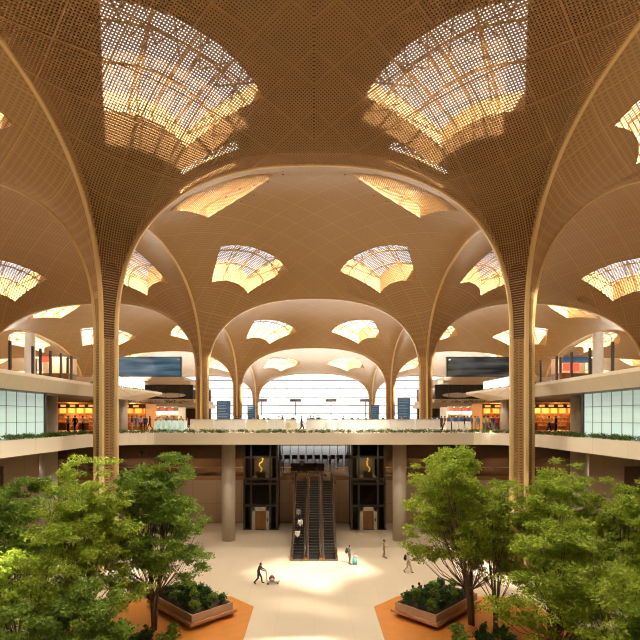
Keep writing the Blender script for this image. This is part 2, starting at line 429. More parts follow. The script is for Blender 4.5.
# ------------------------------------------------------------------ columns with their arched ribs
def column(cx, cy, zb, label):
    root = link(bpy.data.objects.new('column', None)); root.location = (cx, cy, zb)
    root['kind'] = 'structure'; root['label'] = label; root['category'] = 'column'
    zs = float(spring(np.array(cy)))
    for ax, sg in ((0,1),(0,-1),(1,1),(1,-1)):
        if ax == 1 and cy+sg*18 > 152: continue
        if ax == 0 and abs(cx+sg*18) > 92: continue
        t = np.linspace(0, 1, 44); p = C0+(HALF-C0)*t**3.4
        if ax == 0: z = vault(cx, cy, sg, 1, p, np.zeros_like(p))
        else: z = vault(cx, cy, 1, sg, np.zeros_like(p), p)
        pts = [(C0, zb)]+[(C0, zb+(zs-zb)*k/4) for k in (1,2,3)]+list(zip(p.tolist(), z.tolist()))
        w = .17; mb = MB(); prev = None
        for i, (pp, zz) in enumerate(pts):
            a = pts[max(i-1,0)]; b = pts[min(i+1,len(pts)-1)]
            if i < 5: tx, tz = 0.0, 1.0
            else:
                tx, tz = b[0]-a[0], b[1]-a[1]; L = math.hypot(tx, tz); tx, tz = tx/L, tz/L
            nx, nz = -tz, tx                       # towards the column / up
            sec = []
            hi = .42 if i < 6 else min(1.25, .42+.1*(i-6))
            for off, wd in ((-.10,w*.7),(-.02,w),(hi,w)):
                for s_ in (-1,1): sec.append((pp+nx*off, s_*wd, zz+nz*off))
            sec = [sec[4],sec[2],sec[0],sec[1],sec[3],sec[5]]
            cur = []
            for (u, v, z_) in sec:
                x, y = (sg*u, v) if ax == 0 else (v, sg*u)
                mb.v.append((x, y, z_-zb)); cur.append(len(mb.v)-1)
            if prev:
                for k in range(5):
                    mb.f.append((prev[k], prev[k+1], cur[k+1], cur[k])); mb.m.append(0)
            prev = cur
        obj('rib', mb, M['rib'], root)
    c = MB(); k = .72
    for a, b in (((k,0),(0,k)),((0,k),(-k,0)),((-k,0),(0,-k)),((0,-k),(k,0))):
        c.quad((a[0],a[1],0),(b[0],b[1],0),(b[0],b[1],zs-zb+1.0),(a[0],a[1],zs-zb+1.0))
    obj('core', c, M['core'], root)
    for sx in (1,-1):
        for sy in (1,-1):
            lb = MB(); n = int((zs-zb)/.24)
            A = Vector((sx*C0,0,0)); B = Vector((0,sy*C0,0)); o = Vector((sx,sy,0)).normalized()
            for i in range(n):
                z = (i+.5)*(zs-zb)/n
                q = [A+o*-.02, B+o*-.02, B-o*.10, A-o*.10]
                lo = [(v.x,v.y,z-.07) for v in q]; hi = [(v.x,v.y,z+.07) for v in q]
                lb.quad(lo[0],lo[1],hi[1],hi[0]); lb.quad(lo[0],lo[3],lo[2],lo[1]); lb.quad(hi[0],hi[1],hi[2],hi[3])
            for f in (.18,.5,.82):
                m = A.lerp(B, f); e = (B-A).normalized()*(.045 if f != .5 else .06)
                lb.quad(tuple(m-e), tuple(m+e), tuple(m+e+Vector((0,0,zs-zb))), tuple(m-e+Vector((0,0,zs-zb))))
            obj('lattice_panel', lb, M['lattice'], root)
    return root
side = {-90:'far outer left',-54:'outer left',-18:'left',18:'right',54:'outer right',90:'far outer right'}
rowname = {41.8:'tall ribbed column rising through the trees at the near end of the atrium',
           77.8:'ribbed lattice column standing on the upper floor just behind the white barriers',
           113.8:'slender ribbed column mid-way to the end window', 149.8:'distant ribbed column standing against the end window'}
for cy in YS[1:]:
    for cx in XS:
        if cy < 40 and abs(cx) > 18: continue
        if cy < 70 and abs(cx) > 54: continue
        zb = 0.0 if (cy < 50 and abs(cx) == 18) else 11.5
        column(cx, cy, zb, (rowname.get(cy, 'ribbed column beside the viewer')+', '+side[cx]+' side'))

# ------------------------------------------------------------------ floors, walls
ZU, ZM, ZT = 11.5, 5.8, 16.2
struct('floor', MB().box(-60,60,-32,62,-.3,0), M['floor'])
# middle level
mid = MB().box(-60,60,59.7,122,ZM-.5,ZM)
struct('floor_middle', mid, M['floor2'])
wb = MB().box(-60,-12,59.7,60.2,0,ZM-.5).box(12,60,59.7,60.2,0,ZM-.5).box(-12,-2.6,59.7,60.2,0,ZM-.5).box(2.6,12,59.7,60.2,0,ZM-.5).box(-2.6,2.6,61.0,61.4,0,ZM-.5)
struct('wall_back', wb, M['wall'])
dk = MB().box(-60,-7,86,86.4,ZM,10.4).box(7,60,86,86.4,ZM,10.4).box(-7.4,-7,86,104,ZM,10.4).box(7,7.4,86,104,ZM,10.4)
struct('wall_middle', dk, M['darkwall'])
# upper floor with a round-cornered U-shaped opening
edge = [(-20.8,-32),(-20.8,20),(-20.8,34),(-20.7,39)]
for k in range(0, 10):
    a = PI-(PI/2)*k/9
    edge.append((-15.7+5.0*math.cos(a), 43.0+5.0*math.sin(a)))
edge += [(-8,48),(0,48)]
full = edge+[(-x,y) for x, y in edge[::-1][1:]]
def outer(x, y):
    if y < 47.9: return (-95 if x < 0 else 95, y)
    return (x, 152)
def slab(name, inner, outer_pts, z0, z1, top, fas, bot, inset=0.0):
    mb = MB(); n = len(inner)
    for i in range(n-1):
        a, b, c, d = inner[i], inner[i+1], outer_pts[i+1], outer_pts[i]
        mb.quad((*a,z1),(*b,z1),(*c,z1),(*d,z1),0)
        mb.quad((*a,z0),(*d,z0),(*c,z0),(*b,z0),2)
        mb.quad((*a,z0),(*b,z0),(*b,z1),(*a,z1),1)
    return struct(name, mb, [top, fas, bot])
inn, out = [], []
for i, (x, y) in enumerate(full):
    inn.append((x, y))
    if abs(x) > 20.6: out.append((-95 if x < 0 else 95, y))
    else: out.append(None)
# corner strips fan out to the far corners
for i, o in enumerate(out):
    if o is None:
        x, y = inn[i]
        f = (x+20.7)/41.4
        out[i] = (-95+190*f, 152) if 0.02 < f < .98 else ((-95,152) if x < 0 else (95,152))
slab('floor_upper', inn, out, 10.35, ZU, M['floor3'], M['fascia'], M['soffit'])
# side and end enclosure
struct('wall_left', MB().box(-92,-91.5,-32,152,10,40), M['wall'])
struct('wall_right', MB().box(91.5,92,-32,152,10,40), M['wall'])
for s, nm in ((-1,'wall_left_lower'),(1,'wall_right_lower')):
    w = MB()
    xs = sorted((s*28.5, s*60))
    w.box(xs[0],xs[1],50,50.5,0,10.35)
    xs = sorted((s*59.5, s*60)); w.box(xs[0],xs[1],-32,122,0,10.35)
    struct(nm, w, M['wall'])
    d = MB(); X = PX(633,50)*s
    d.box(X-.9,X+.9,49.85,50.0,5.0,8.0); obj_ = obj('wall_niche', d, M['darkwall']); obj_['kind'] = 'structure'
struct('wall_south', MB().box(-92,92,-32.5,-32,0,40), M['wall'])
# end window: glazed wall under the last arches
root = link(bpy.data.objects.new('window_end', None)); root['kind'] = 'structure'
obj('window_pane', MB().quad((-91,151,ZU),(91,151,ZU),(91,151,32),(-91,151,32)), M['glass'], root)
fr = MB()
for k in range(1, 8): fr.box(-91,91,150.9,151.1,ZU+2.6*k-.11,ZU+2.6*k+.11)
for k in range(-22, 23): fr.box(k*4.1-.03,k*4.1+.03,150.9,151.1,ZU,32)
obj('window_frame', fr, M['charcoal'], root)
# glazed end of the middle level
root = link(bpy.data.objects.new('window_middle', None)); root['kind'] = 'structure'
obj('window_pane', MB().quad((-7,104,ZM),(7,104,ZM),(7,104,10.35),(-7,104,10.35)), M['glass'], root)
fr = MB()
for k in range(-4, 5): fr.box(k*1.7-.06,k*1.7+.06,103.95,104.05,ZM,10.35)
obj('window_frame', fr, M['charcoal'], root)
struct('ground_outside', MB().box(-3000,3000,122,4000,4.0,5.0), M['tarmac'])
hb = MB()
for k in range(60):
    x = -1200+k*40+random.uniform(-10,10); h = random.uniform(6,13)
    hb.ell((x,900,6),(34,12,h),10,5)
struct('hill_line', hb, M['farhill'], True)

# top gallery slabs on either side, their edges tapering to a prow
for s, nm in ((-1,'floor_gallery'),(1,'floor_gallery')):
    ed = [(-20,-32),(-20,20),(-20.1,32),(-20.3,42),(-20,50),(-19.4,57),(-19.2,61),(-20.2,63.2),(-24,65),(-30,66),(-60,66)]
    mb = MB(); n = len(ed)
    for i in range(n-1):
        (x1,y1),(x2,y2) = ed[i], ed[i+1]
        o1, o2 = (-92,y1), (-92,y2)
        ins1 = 0.5; ins2 = 0.5
        if i >= 5: ins1 = min(3.5, .5+.9*(i-4)); 
        if i >= 4: ins2 = min(3.5, .5+.9*(i-3))
        b1, b2 = (x1-ins1, y1-(ins1*.8 if i >= 5 else 0)), (x2-ins2, y2-(ins2*.8 if i >= 4 else 0))
        L = lambda pt, z: (s*-1*pt[0], pt[1], z)
        quads = [((L((x1,y1),ZT), L((x2,y2),ZT), L(o2,ZT), L(o1,ZT)),0),
                 ((L((x1,y1),ZT-.25), L((x2,y2),ZT-.25), L((x2,y2),ZT), L((x1,y1),ZT)),1),
                 ((L(b1,ZT-1.2), L(b2,ZT-1.2), L((x2,y2),ZT-.25), L((x1,y1),ZT-.25)),1),
                 ((L(b1,ZT-1.2), L((-92,y1),ZT-1.2), L((-92,y2),ZT-1.2), L(b2,ZT-1.2)),2)]
        for q, m in quads: mb.quad(*q, m)
    struct(nm, mb, [M['floor3'], M['fascia'], M['soffit']])

# ------------------------------------------------------------------ camera, light, colour
cam = bpy.data.cameras.new('camera'); cam.sensor_width = 36; cam.lens = FPX*36/640
cam.shift_x = 6/640; cam.shift_y = (HY-320)/640; cam.clip_end = 6000
co = link(bpy.data.objects.new('camera', cam)); co.location = (0,0,CAMZ); co.rotation_euler = (PI/2,0,0)
SC.camera = co
w = bpy.data.worlds.new('sky'); SC.world = w; w.use_nodes = True
bg = w.node_tree.nodes['Background']; bg.inputs['Color'].default_value = (1,.98,.97,1); bg.inputs['Strength'].default_value = 1.45
sun = bpy.data.lights.new('sun', 'SUN'); sun.energy = 44; sun.angle = .045; sun.color = (1,.90,.74)
so = link(bpy.data.objects.new('sun', sun))
SUNV = Vector((-.26,.75,-1.0)); so.rotation_euler = SUNV.to_track_quat('-Z','Y').to_euler()
SC.view_settings.view_transform = 'Standard'; SC.view_settings.look = 'None'
SC.view_settings.exposure = 0.08; SC.view_settings.gamma = 1.0; SC.view_settings.use_curve_mapping = False
SC.cycles.max_bounces = 10; SC.cycles.diffuse_bounces = 6; SC.cycles.transparent_max_bounces = 16
SC.cycles.use_denoising = True; SC.cycles.filter_width = 1.15; SC.cycles.sample_clamp_indirect = 6


SPOTE = 7300.0
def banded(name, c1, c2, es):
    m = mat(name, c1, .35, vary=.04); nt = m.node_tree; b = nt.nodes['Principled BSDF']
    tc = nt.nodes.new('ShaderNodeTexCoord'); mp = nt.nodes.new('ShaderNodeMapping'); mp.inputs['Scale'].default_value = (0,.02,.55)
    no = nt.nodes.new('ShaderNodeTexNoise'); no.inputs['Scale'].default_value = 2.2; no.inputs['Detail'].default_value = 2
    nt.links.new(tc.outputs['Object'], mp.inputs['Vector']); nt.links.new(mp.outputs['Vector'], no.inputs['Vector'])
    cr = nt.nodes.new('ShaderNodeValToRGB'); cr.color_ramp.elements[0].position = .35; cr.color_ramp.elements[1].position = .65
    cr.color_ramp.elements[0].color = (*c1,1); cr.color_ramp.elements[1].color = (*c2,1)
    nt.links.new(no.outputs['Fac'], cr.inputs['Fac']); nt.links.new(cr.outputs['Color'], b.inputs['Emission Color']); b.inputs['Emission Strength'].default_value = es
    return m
M['frost_glow'] = banded('frosted_glass_painted_glow', (.42,.58,.52), (.66,.82,.80), .5)  # banded emission stands in for daylight coming through the panes
M['frostframe'] = mat('thin_grey_frame', (.22,.30,.28), .5)
M['lounge_glass'] = mat('dark_lounge_glass', (.03,.04,.04), .15, spec=.6)
M['signgrey'] = mat('sign_grey', (.30,.31,.34), .5)
M['planter_rim'] = mat('planter_rim', (.52,.34,.22), .5)

# ------------------------------------------------------------------ downlight cans in the vault crown, then added fill lamps
dl0 = None
def downlight(x, y):
    """small dark can under the crown panels"""
    global dl0
    cx = min(XS, key=lambda c: abs(c-x)); cy = min(YS, key=lambda c: abs(c-y))
    z = float(vault(cx, cy, 1 if x > cx else -1, 1 if y > cy else -1, np.array(abs(x-cx)), np.array(abs(y-cy))))
    if dl0 is None:
        dl0 = thing('ceiling_light', 'tiny dark round downlight set into the crown of the vault beyond the big arch', 'ceiling light', (x,y,z), 0, 'downlights in the vault crown')
        obj('housing', MB().lathe([(0,.02),(.07,.02),(.085,-.06),(.06,-.06),(.055,-.03),(0,-.03)], n=12), M['black'], dl0)
        obj('lens', MB().lathe([(0,-.031),(.055,-.031)], n=12), M['charcoal'], dl0)
    else: dup(dl0, (x,y,z))
    return z
for sg in (-1,1):
    for (px, py) in ((254,184),(268,171),(254,194),(268,181),(240,188),(226,196),(241,201),(283,174),(283,166),(219,207),(207,216)):
        # depth found where the sight line meets the vault
        X = None
        for d in np.arange(46, 66, .25):
            x = (px-CX)*d/FPX
            z = PZ(py, d)
            cx = min(XS, key=lambda c: abs(c-x)); cy = min(YS, key=lambda c: abs(c-d))
            zv = float(vault(cx, cy, 1 if x > cx else -1, 1 if d > cy else -1, np.array(abs(x-cx)), np.array(abs(d-cy))))
            if z >= zv: X = (x*(-sg), float(d)); break
        if X: downlight(*X)
def fill_spot(x, y, z, e, ang=130, blend=.6, c=(1,.90,.74), r=.06, aim=None):  # added fill lamp, no fixture modelled for it
    l = bpy.data.lights.new('fill_spot', 'SPOT'); l.energy = e; l.spot_size = math.radians(ang); l.spot_blend = blend; l.color = c; l.shadow_soft_size = r
    o = link(bpy.data.objects.new('fill_spot', l)); o.location = (x,y,z)
    if aim: o.rotation_euler = (Vector(aim)-Vector((x,y,z))).to_track_quat('-Z','Y').to_euler()
    return o
for x, y in ((-5,24),(5,24),(-7,34),(7,34),(-5,47),(5,47),(0,54),(-27,30),(27,30)):  # fixtureless fill added to brighten the hall floor
    fill_spot(x, y, 33.0, SPOTE)
for x, y in ((-9,70),(9,70),(0,95),(-36,95),(36,95),(0,130)):  # fill added for the farther bays
    fill_spot(x, y, 29.0-(y-70)*.07, SPOTE*.8)
for x in (-40,-30,-20,-11,11,20,30,40):  # fill added under the slab for the dim middle floor
    fill_spot(x, 68, 10.2, 500, 150, .5, (1,.72,.42)); fill_spot(x, 80, 10.2, 400, 150, .5, (1,.72,.42))
for s in (-1,1):
    for x in (27,34,42): fill_spot(s*x, 43, 10.2, 420, 150, .6, (1,.85,.66))  # fill added to lift the side walls below the slab
for x in (-5,0,5): fill_spot(x, 66, 10.2, 260, 150, .5, (1,.80,.55))  # added fill behind the escalator tops
for x in (-14,-6.5,0,6.5,14,22,-22): fill_spot(x, 54.5, 10.2, 240, 150, .6, (1,.82,.60))  # added fill below the bridge
def pointlamp(x, y, z, e, c=(1,.8,.55), r=.05):
    l = bpy.data.lights.new('lamp', 'POINT'); l.energy = e; l.color = c; l.shadow_soft_size = r
    o = link(bpy.data.objects.new('lamp', l)); o.location = (x,y,z); return o

# ------------------------------------------------------------------ round concrete columns
for x, y, r, z0, z1, lb in ((-9.1,51.4,.72,0,10.35,'round grey concrete column between the lift and the trees, darker lift side'),
                         (9.1,51.4,.72,0,10.35,'round grey concrete column beside the tall green tree under the bridge'),
                         (-23.8,43.3,.74,0,10.35,'round grey column below the planted edge'),(23.8,43.3,.74,0,10.35,'round grey column below the planted edge'),
                         (-23.8,43.3,.74,ZU,15.0,'thick round grey column holding up the gallery beside the frosted glass'),(23.8,43.3,.74,ZU,15.0,'thick round grey column holding up the gallery beside the frosted glass'),
                         (-21.6,54.5,.55,ZU,15.0,'round grey column under the gallery prow'),(21.6,54.5,.55,ZU,15.0,'round grey column under the gallery prow')):
    o = struct('column', MB().cyl(x,y,z0,z1,r,28), M['concrete'], False)
    for p_ in o.data.polygons: p_.use_smooth = len(p_.vertices) == 4
    o['label'] = lb; o['category'] = 'column'

# ------------------------------------------------------------------ escalators
def escalator(x, label):
    root = thing('escalator', label, 'escalator', (x,44.6,0), 0, 'three parallel escalators')
    y0, y1, H = 1.4, 10.6, 5.8; sl = H/(y1-y0); n = 29
    st = MB(); nose = MB()
    st.box(-.5,.5,-.1,y0,-.0,.03); st.box(-.5,.5,y1,y1+1.1,H-.02,H+.02)
    for i in range(n):
        ya = y0+(y1-y0)*i/n; yb = y0+(y1-y0)*(i+1)/n; za = H*i/n; zb = H*(i+1)/n
        st.quad((-.5,ya,za),(.5,ya,za),(.5,ya,zb),(-.5,ya,zb)); st.quad((-.5,ya,zb),(.5,ya,zb),(.5,yb,zb),(-.5,yb,zb))
        nose.box(-.5,.5,ya-.01,ya+.025,zb,zb+.006)
    s = obj('steps', st, M['black'], root); obj('step_edge', nose, M['chrome'], s)
    prof = [(-.7,.0),(y0,.0),(y1,H),(y1+1.2,H)]
    for sd in (-1,1):
        a, b = sorted((sd*.50, sd*.72)); t = MB()
        for (ya,za),(yb,zb) in zip(prof[:-1], prof[1:]):
            lo = lambda z: max(0, z-1.0)
            c = [(a,ya,lo(za)),(b,ya,lo(za)),(b,ya,za+.32),(a,ya,za+.32)]; d = [(a,yb,lo(zb)),(b,yb,lo(zb)),(b,yb,zb+.32),(a,yb,zb+.32)]
            for i in range(4): t.quad(c[i], c[(i+1)%4], d[(i+1)%4], d[i])
            t.quad(*c); t.quad(*d)
        tr = obj('side_panel', t, M['bronze'], root)
        m = sd*.60; g = MB()
        for (ya,za),(yb,zb) in zip(prof[:-1], prof[1:]):
            g.box(m-.006,m+.006,0,0,0,0) if False else g.quad((m,ya,za+.32),(m,yb,zb+.32),(m,yb,zb+.95),(m,ya,za+.95))
        obj('balustrade_glass', g, M['glass'], root)
        hr = [(m,-.7,.40),(m,-.93,.5),(m,-1.0,.68),(m,-.93,.88),(m,-.7,.97),(m,y0,.97),(m,y1,H+.97),(m,y1+1.2,H+.97),(m,y1+1.43,H+.88),(m,y1+1.5,H+.68),(m,y1+1.4,H+.5)]
        obj('handrail', MB().tube(hr,.055,8), M['rug'], root)
    cp = MB().box(-.5,.5,-.75,-.1,0,.025); obj('comb_plate', cp, M['chrome'], root)
    return root
escalator(-1.47, 'escalator carrying the white-shirted riders, beside the yellow-marked lift')
escalator(0, 'empty middle escalator of the three')
escalator(1.47, 'empty escalator nearest the traveller with the teal suitcase')
obj('floor_landing', MB().box(-2.6,2.6,56.3,59.7,5.3,5.78), M['floor2'])['kind'] = 'structure'
obj('wall_landing', MB().box(-2.6,2.6,58.9,59.4,0,5.3), M['wall'])['kind'] = 'structure'

# ------------------------------------------------------------------ glass lift towers
def lift(x0, x1, label, yellow):
    xc = (x0+x1)/2; hw = (x1-x0)/2; root = thing('lift_tower', label, 'lift', (xc,58,0))
    f = MB()
    for x in (-hw+.12, -hw*.55, hw*.55, hw-.12):
        f.box(x-.1,x+.1,-1.9,-1.7,0,10.3)
    for x in (-hw+.12, hw-.12): f.box(x-.1,x+.1,1.4,1.6,0,10.3)
    for z in (2.75,5.3,5.9,8.4,10.1): f.box(-hw,hw,-1.92,-1.72,z-.1,z+.1)
    obj('frame', f, M['charcoal'], root)
    g = MB()
    for a, b in ((-hw+.2,-hw*.55),(hw*.55,hw-.2),(-hw*.55,hw*.55)):
        for z0, z1 in ((3.0,5.2),(6.0,8.3),(8.5,10.0)): g.quad((a,-1.8,z0),(b,-1.8,z0),(b,-1.8,z1),(a,-1.8,z1))
        if abs(a) > hw*.5 and (a < -hw*.6 or a > 0): g.quad((a,-1.8,.1),(b,-1.8,.1),(b,-1.8,2.7),(a,-1.8,2.7))
    for x in (-hw+.1, hw-.1): g.quad((x,-1.7,.1),(x,1.4,.1),(x,1.4,10.0),(x,-1.7,10.0))
    obj('glass_panel', g, M['lglass'], root)
    obj('rear_panel', MB().box(-hw+.2,hw-.2,1.42,1.52,0,10.3), M['charcoal'], root)
    obj('spandrel', MB().box(-hw+.15,hw-.15,-1.7,-1.6,3.1,5.2), M['black'], root)
    obj('door_surround', MB().box(-1.0,-.62,-2.02,-1.6,0,2.65).box(.62,1.0,-2.02,-1.6,0,2.65).box(-1.0,1.0,-2.02,-1.6,2.2,2.65), M['concrete'], root)
    for s in (-1,1):
        a, b = sorted((s*.01, s*.6)); d = obj('door', MB().box(a,b,-1.86,-1.8,0,2.2), M['bronze'], root)
    obj('call_panel', MB().box(.74,.86,-2.05,-2.01,1.0,1.35), M['black'], root)
    c = MB().box(-1.1,1.1,-1.3,1.2,5.85,6.0).box(-1.1,1.1,-1.3,1.2,8.2,8.4).box(-1.1,1.1,1.1,1.2,6.0,8.2).box(-.55,.55,-1.34,-1.28,6.0,6.75)
    cab = obj('cabin', c, M['concrete'], root)
    obj('cabin_light', MB().box(-.5,.5,-.4,.4,8.16,8.2), M['lampglow'], cab)
    wv = MB(); pts = [(.16*math.sin(k*.9)+(.22 if k > 6 else 0)*(1 if not yellow else .6)*(-1 if not yellow else 1),-1.98,6.75+.16*k) for k in range(11)]
    wv.tube(pts,[.05+.05*abs(math.sin(k*.8)) for k in range(11)],6)
    obj('wavy_sign', wv, M['yellow'], root)
    b = MB().box(-hw-.05,hw+.05,-1.95,1.65,0,.10); obj('plinth', b, M['black'], root)
lift(PX(243,56), PX(278,56), 'dark glass lift tower beside the escalator with riders, straight yellow squiggle on its upper glass', True)
lift(PX(351,56), PX(386,56), 'dark glass lift tower beside the empty escalator, slanting yellow squiggle on its upper glass', False)

# ------------------------------------------------------------------ middle level furniture
def tg(name, mb, m, label, cat, group=None, kind=None, smooth=False):
    return tag(obj(name, mb, m, None, smooth), label, cat, group, kind)
t = thing('planter_counter', 'long black counter behind the escalator tops on the middle floor', 'counter', (-.9,66,ZM))
obj('body', MB().box(-2.3,2.3,-.3,.3,0,.95), M['black'], t); obj('worktop', MB().box(-2.36,2.36,-.36,.36,.95,1.0), M['charcoal'], t)
t0 = None
for k in range(14):
    x = -8.2+k*1.25
    if t0 is None:
        t0 = thing('waiting_seat', 'dark red waiting seat in the row behind the black counter', 'seat', (x,80,ZM), 0, 'waiting seats on the middle floor')
        obj('seat', MB().box(-.45,.45,-.35,.35,.35,.5), M['seat'], t0); obj('backrest', MB().box(-.45,.45,-.42,-.3,.5,1.05), M['seat'], t0)
        for sx in (-.38,.38): obj('leg', MB().box(sx-.04,sx+.04,-.3,.3,0,.35), M['charcoal'], t0)
    else: dup(t0, (x,80,ZM))
gb = thing('glass_balustrade', 'low glass balustrade along the edge of the middle floor either side of the escalators', 'balustrade', (0,59.85,ZM))
g = MB(); r_ = MB()
for a, b in ((-28,-8.4),(-4.2,-2.7),(2.7,4.2),(8.4,28)):
    obj('glass_panel', MB().quad((a,0,0),(b,0,0),(b,0,1.05),(a,0,1.05)), M['glass'], gb); obj('handrail', MB().tube([(a,0,1.08),(b,0,1.08)],.03,6), M['chrome'], gb)

# ------------------------------------------------------------------ upper floor edge: planting, barriers, gates
def leaf_cloud(C, n_each, rad, length, width, up=.0, seed=1):
    """quads scattered in flattened balls round the points C"""
    rg = np.random.default_rng(seed); C = np.asarray(C, float); n = len(C)*n_each
    d = rg.normal(size=(n,3)); d /= np.linalg.norm(d,axis=1)[:,None]; d *= (rg.random(n)**.45)[:,None]
    pos = np.repeat(C[:,:3], n_each, 0)+d*np.asarray(rad)*(np.repeat(C[:,3], n_each)[:,None] if C.shape[1] > 3 else 1)
    ax = rg.normal(size=(n,3)); ax[:,2] = ax[:,2]*.55-.25; ax /= np.linalg.norm(ax,axis=1)[:,None]
    nn = rg.normal(size=(n,3))*.6; nn[:,2] += 1; sd = np.cross(ax, nn); sd /= np.linalg.norm(sd,axis=1)[:,None]
    L = length*(.6+.8*rg.random(n))[:,None]; W = L*(width/length)
    nor = np.cross(sd, ax)
    V = np.stack([pos, pos+ax*L*.5-sd*W*.5+nor*W*.18, pos+ax*L, pos+ax*L*.5+sd*W*.5+nor*W*.18], 1).reshape(-1,3)
    return V
def leaf_mesh(name, V):
    me = bpy.data.meshes.new(name); n = len(V)//4
    me.vertices.add(len(V)); me.vertices.foreach_set('co', V.ravel().astype(np.float32))
    me.loops.add(n*4); me.loops.foreach_set('vertex_index', np.arange(n*4, dtype=np.int32))
    me.polygons.add(n); me.polygons.foreach_set('loop_start', np.arange(0, n*4, 4, dtype=np.int32)); me.update(calc_edges=True)
    return me
hpts = []
for (x1,y1),(x2,y2) in zip(full[:-1], full[1:]):
    L = math.hypot(x2-x1,y2-y1)
    if max(y1,y2) < 22: continue
    nrm = Vector((y1-y2, x2-x1)).normalized()
    for k in range(max(1,int(L/.085))):
        f = random.random(); x = x1+(x2-x1)*f; y = y1+(y2-y1)*f
        off = random.uniform(.10,.52)
        hpts.append((x+nrm.x*off, y+nrm.y*off, ZU+random.uniform(.1,.30), random.uniform(.7,1.15)))
tg('hedge', leaf_mesh('hedge', leaf_cloud(hpts, 26, (.22,.22,.17), .14, .065, seed=3)), M['hedge'],
   'low green planting trailing along the edge of the upper floor', 'hedge', None, 'stuff')

br = thing('white_barrier', 'white waist-high barrier wall with round emblems along the upper floor', 'barrier', (0,50.6,ZU))
x = PX(190,50.6); k = 0; X1 = PX(440,50.6)
segs = [190,214,246,267,285,297,306,330,340,366,390,415,440]
for a, b in zip(segs[:-1], segs[1:]):
    if a in (297,): continue
    xa, xb = PX(a,50.6), PX(b,50.6)
    p_ = obj('panel', MB().box(xa+.02,xb-.02,-.06,.06,.0,1.34), M['ivory' if a in (246,285,190) else 'white'], br)
    obj('top_rail', MB().box(xa+.02,xb-.02,-.08,.08,1.34,1.40), M['chrome'], p_)
for px in (288,326,338):
    e = MB(); xx = PX(px,50.6)
    pts = [(xx+.24*math.cos(a),-.075,.70+.24*math.sin(a)) for a in np.linspace(0,2*PI,21)]
    e.tube(pts,.035,6,cap=False)
    for s_ in (-.1,.02): e.box(xx+s_,xx+s_+.07,-.09,-.062,.58,.82)
    obj('emblem', e, M['concrete'], br)
g0 = None
for i, px in enumerate((157,162.5,168,173.5,179,184.5)):
    x = PX(px,52)
    lab = 'pale teal and white ticket gate in the row beyond the planted edge'
    if g0 is None:
        g0 = thing('ticket_gate', lab, 'gate', (x,52,ZU), 0, 'row of ticket gates')
        obj('cabinet', MB().box(-.13,.13,-.6,.6,0,1.15), M['teal'], g0); obj('top_panel', MB().box(-.15,.15,-.62,.62,1.15,1.22), M['white'], g0)
        obj('glass_flap', MB().quad((.14,0,.3),(.40,0,.3),(.40,0,1.3),(.14,0,1.3)), M['glass'], g0); obj('reader', MB().box(-.07,.07,-.62,-.45,1.22,1.34), M['black'], g0)
    else: dup(g0, (x,52,ZU))
g0 = None
for px in (434,448,455,461,468):
    x = PX(px,54); lab = 'white self-service kiosk in the row in front of the orange-lit shops'
    if g0 is None:
        g0 = thing('kiosk', lab, 'kiosk', (x,54,ZU), 0, 'row of white kiosks')
        obj('body', MB().box(-.24,.24,-.25,.25,0,1.1), M['white'], g0); obj('screen', MB().box(-.2,.2,-.3,-.24,1.1,1.55), M['fids'], g0); obj('base', MB().box(-.3,.3,-.32,.32,0,.05), M['chrome'], g0)
    else: dup(g0, (x,54,ZU))

# frosted glass rooms beside the planting
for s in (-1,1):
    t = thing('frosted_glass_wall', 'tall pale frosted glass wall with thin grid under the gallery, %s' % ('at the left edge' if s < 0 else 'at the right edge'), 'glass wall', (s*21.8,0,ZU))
    obj('pane', MB().box(-.03,.03,27,38.9,0,3.48), M['frost_glow'], t)
    f = MB()
    for k in range(11): f.box(-.06,.06,27+k*1.19-.03,27+k*1.19+.03,0,3.48)
    for z in (0.03,1.2,2.4,3.45): f.box(-.055,.055,27,38.9,z-.02,z+.02)
    obj('frame', f, M['frostframe'], t)
    obj('end_post', MB().box(-.12,.12,38.9,39.15,0,3.48), M['charcoal'], t)

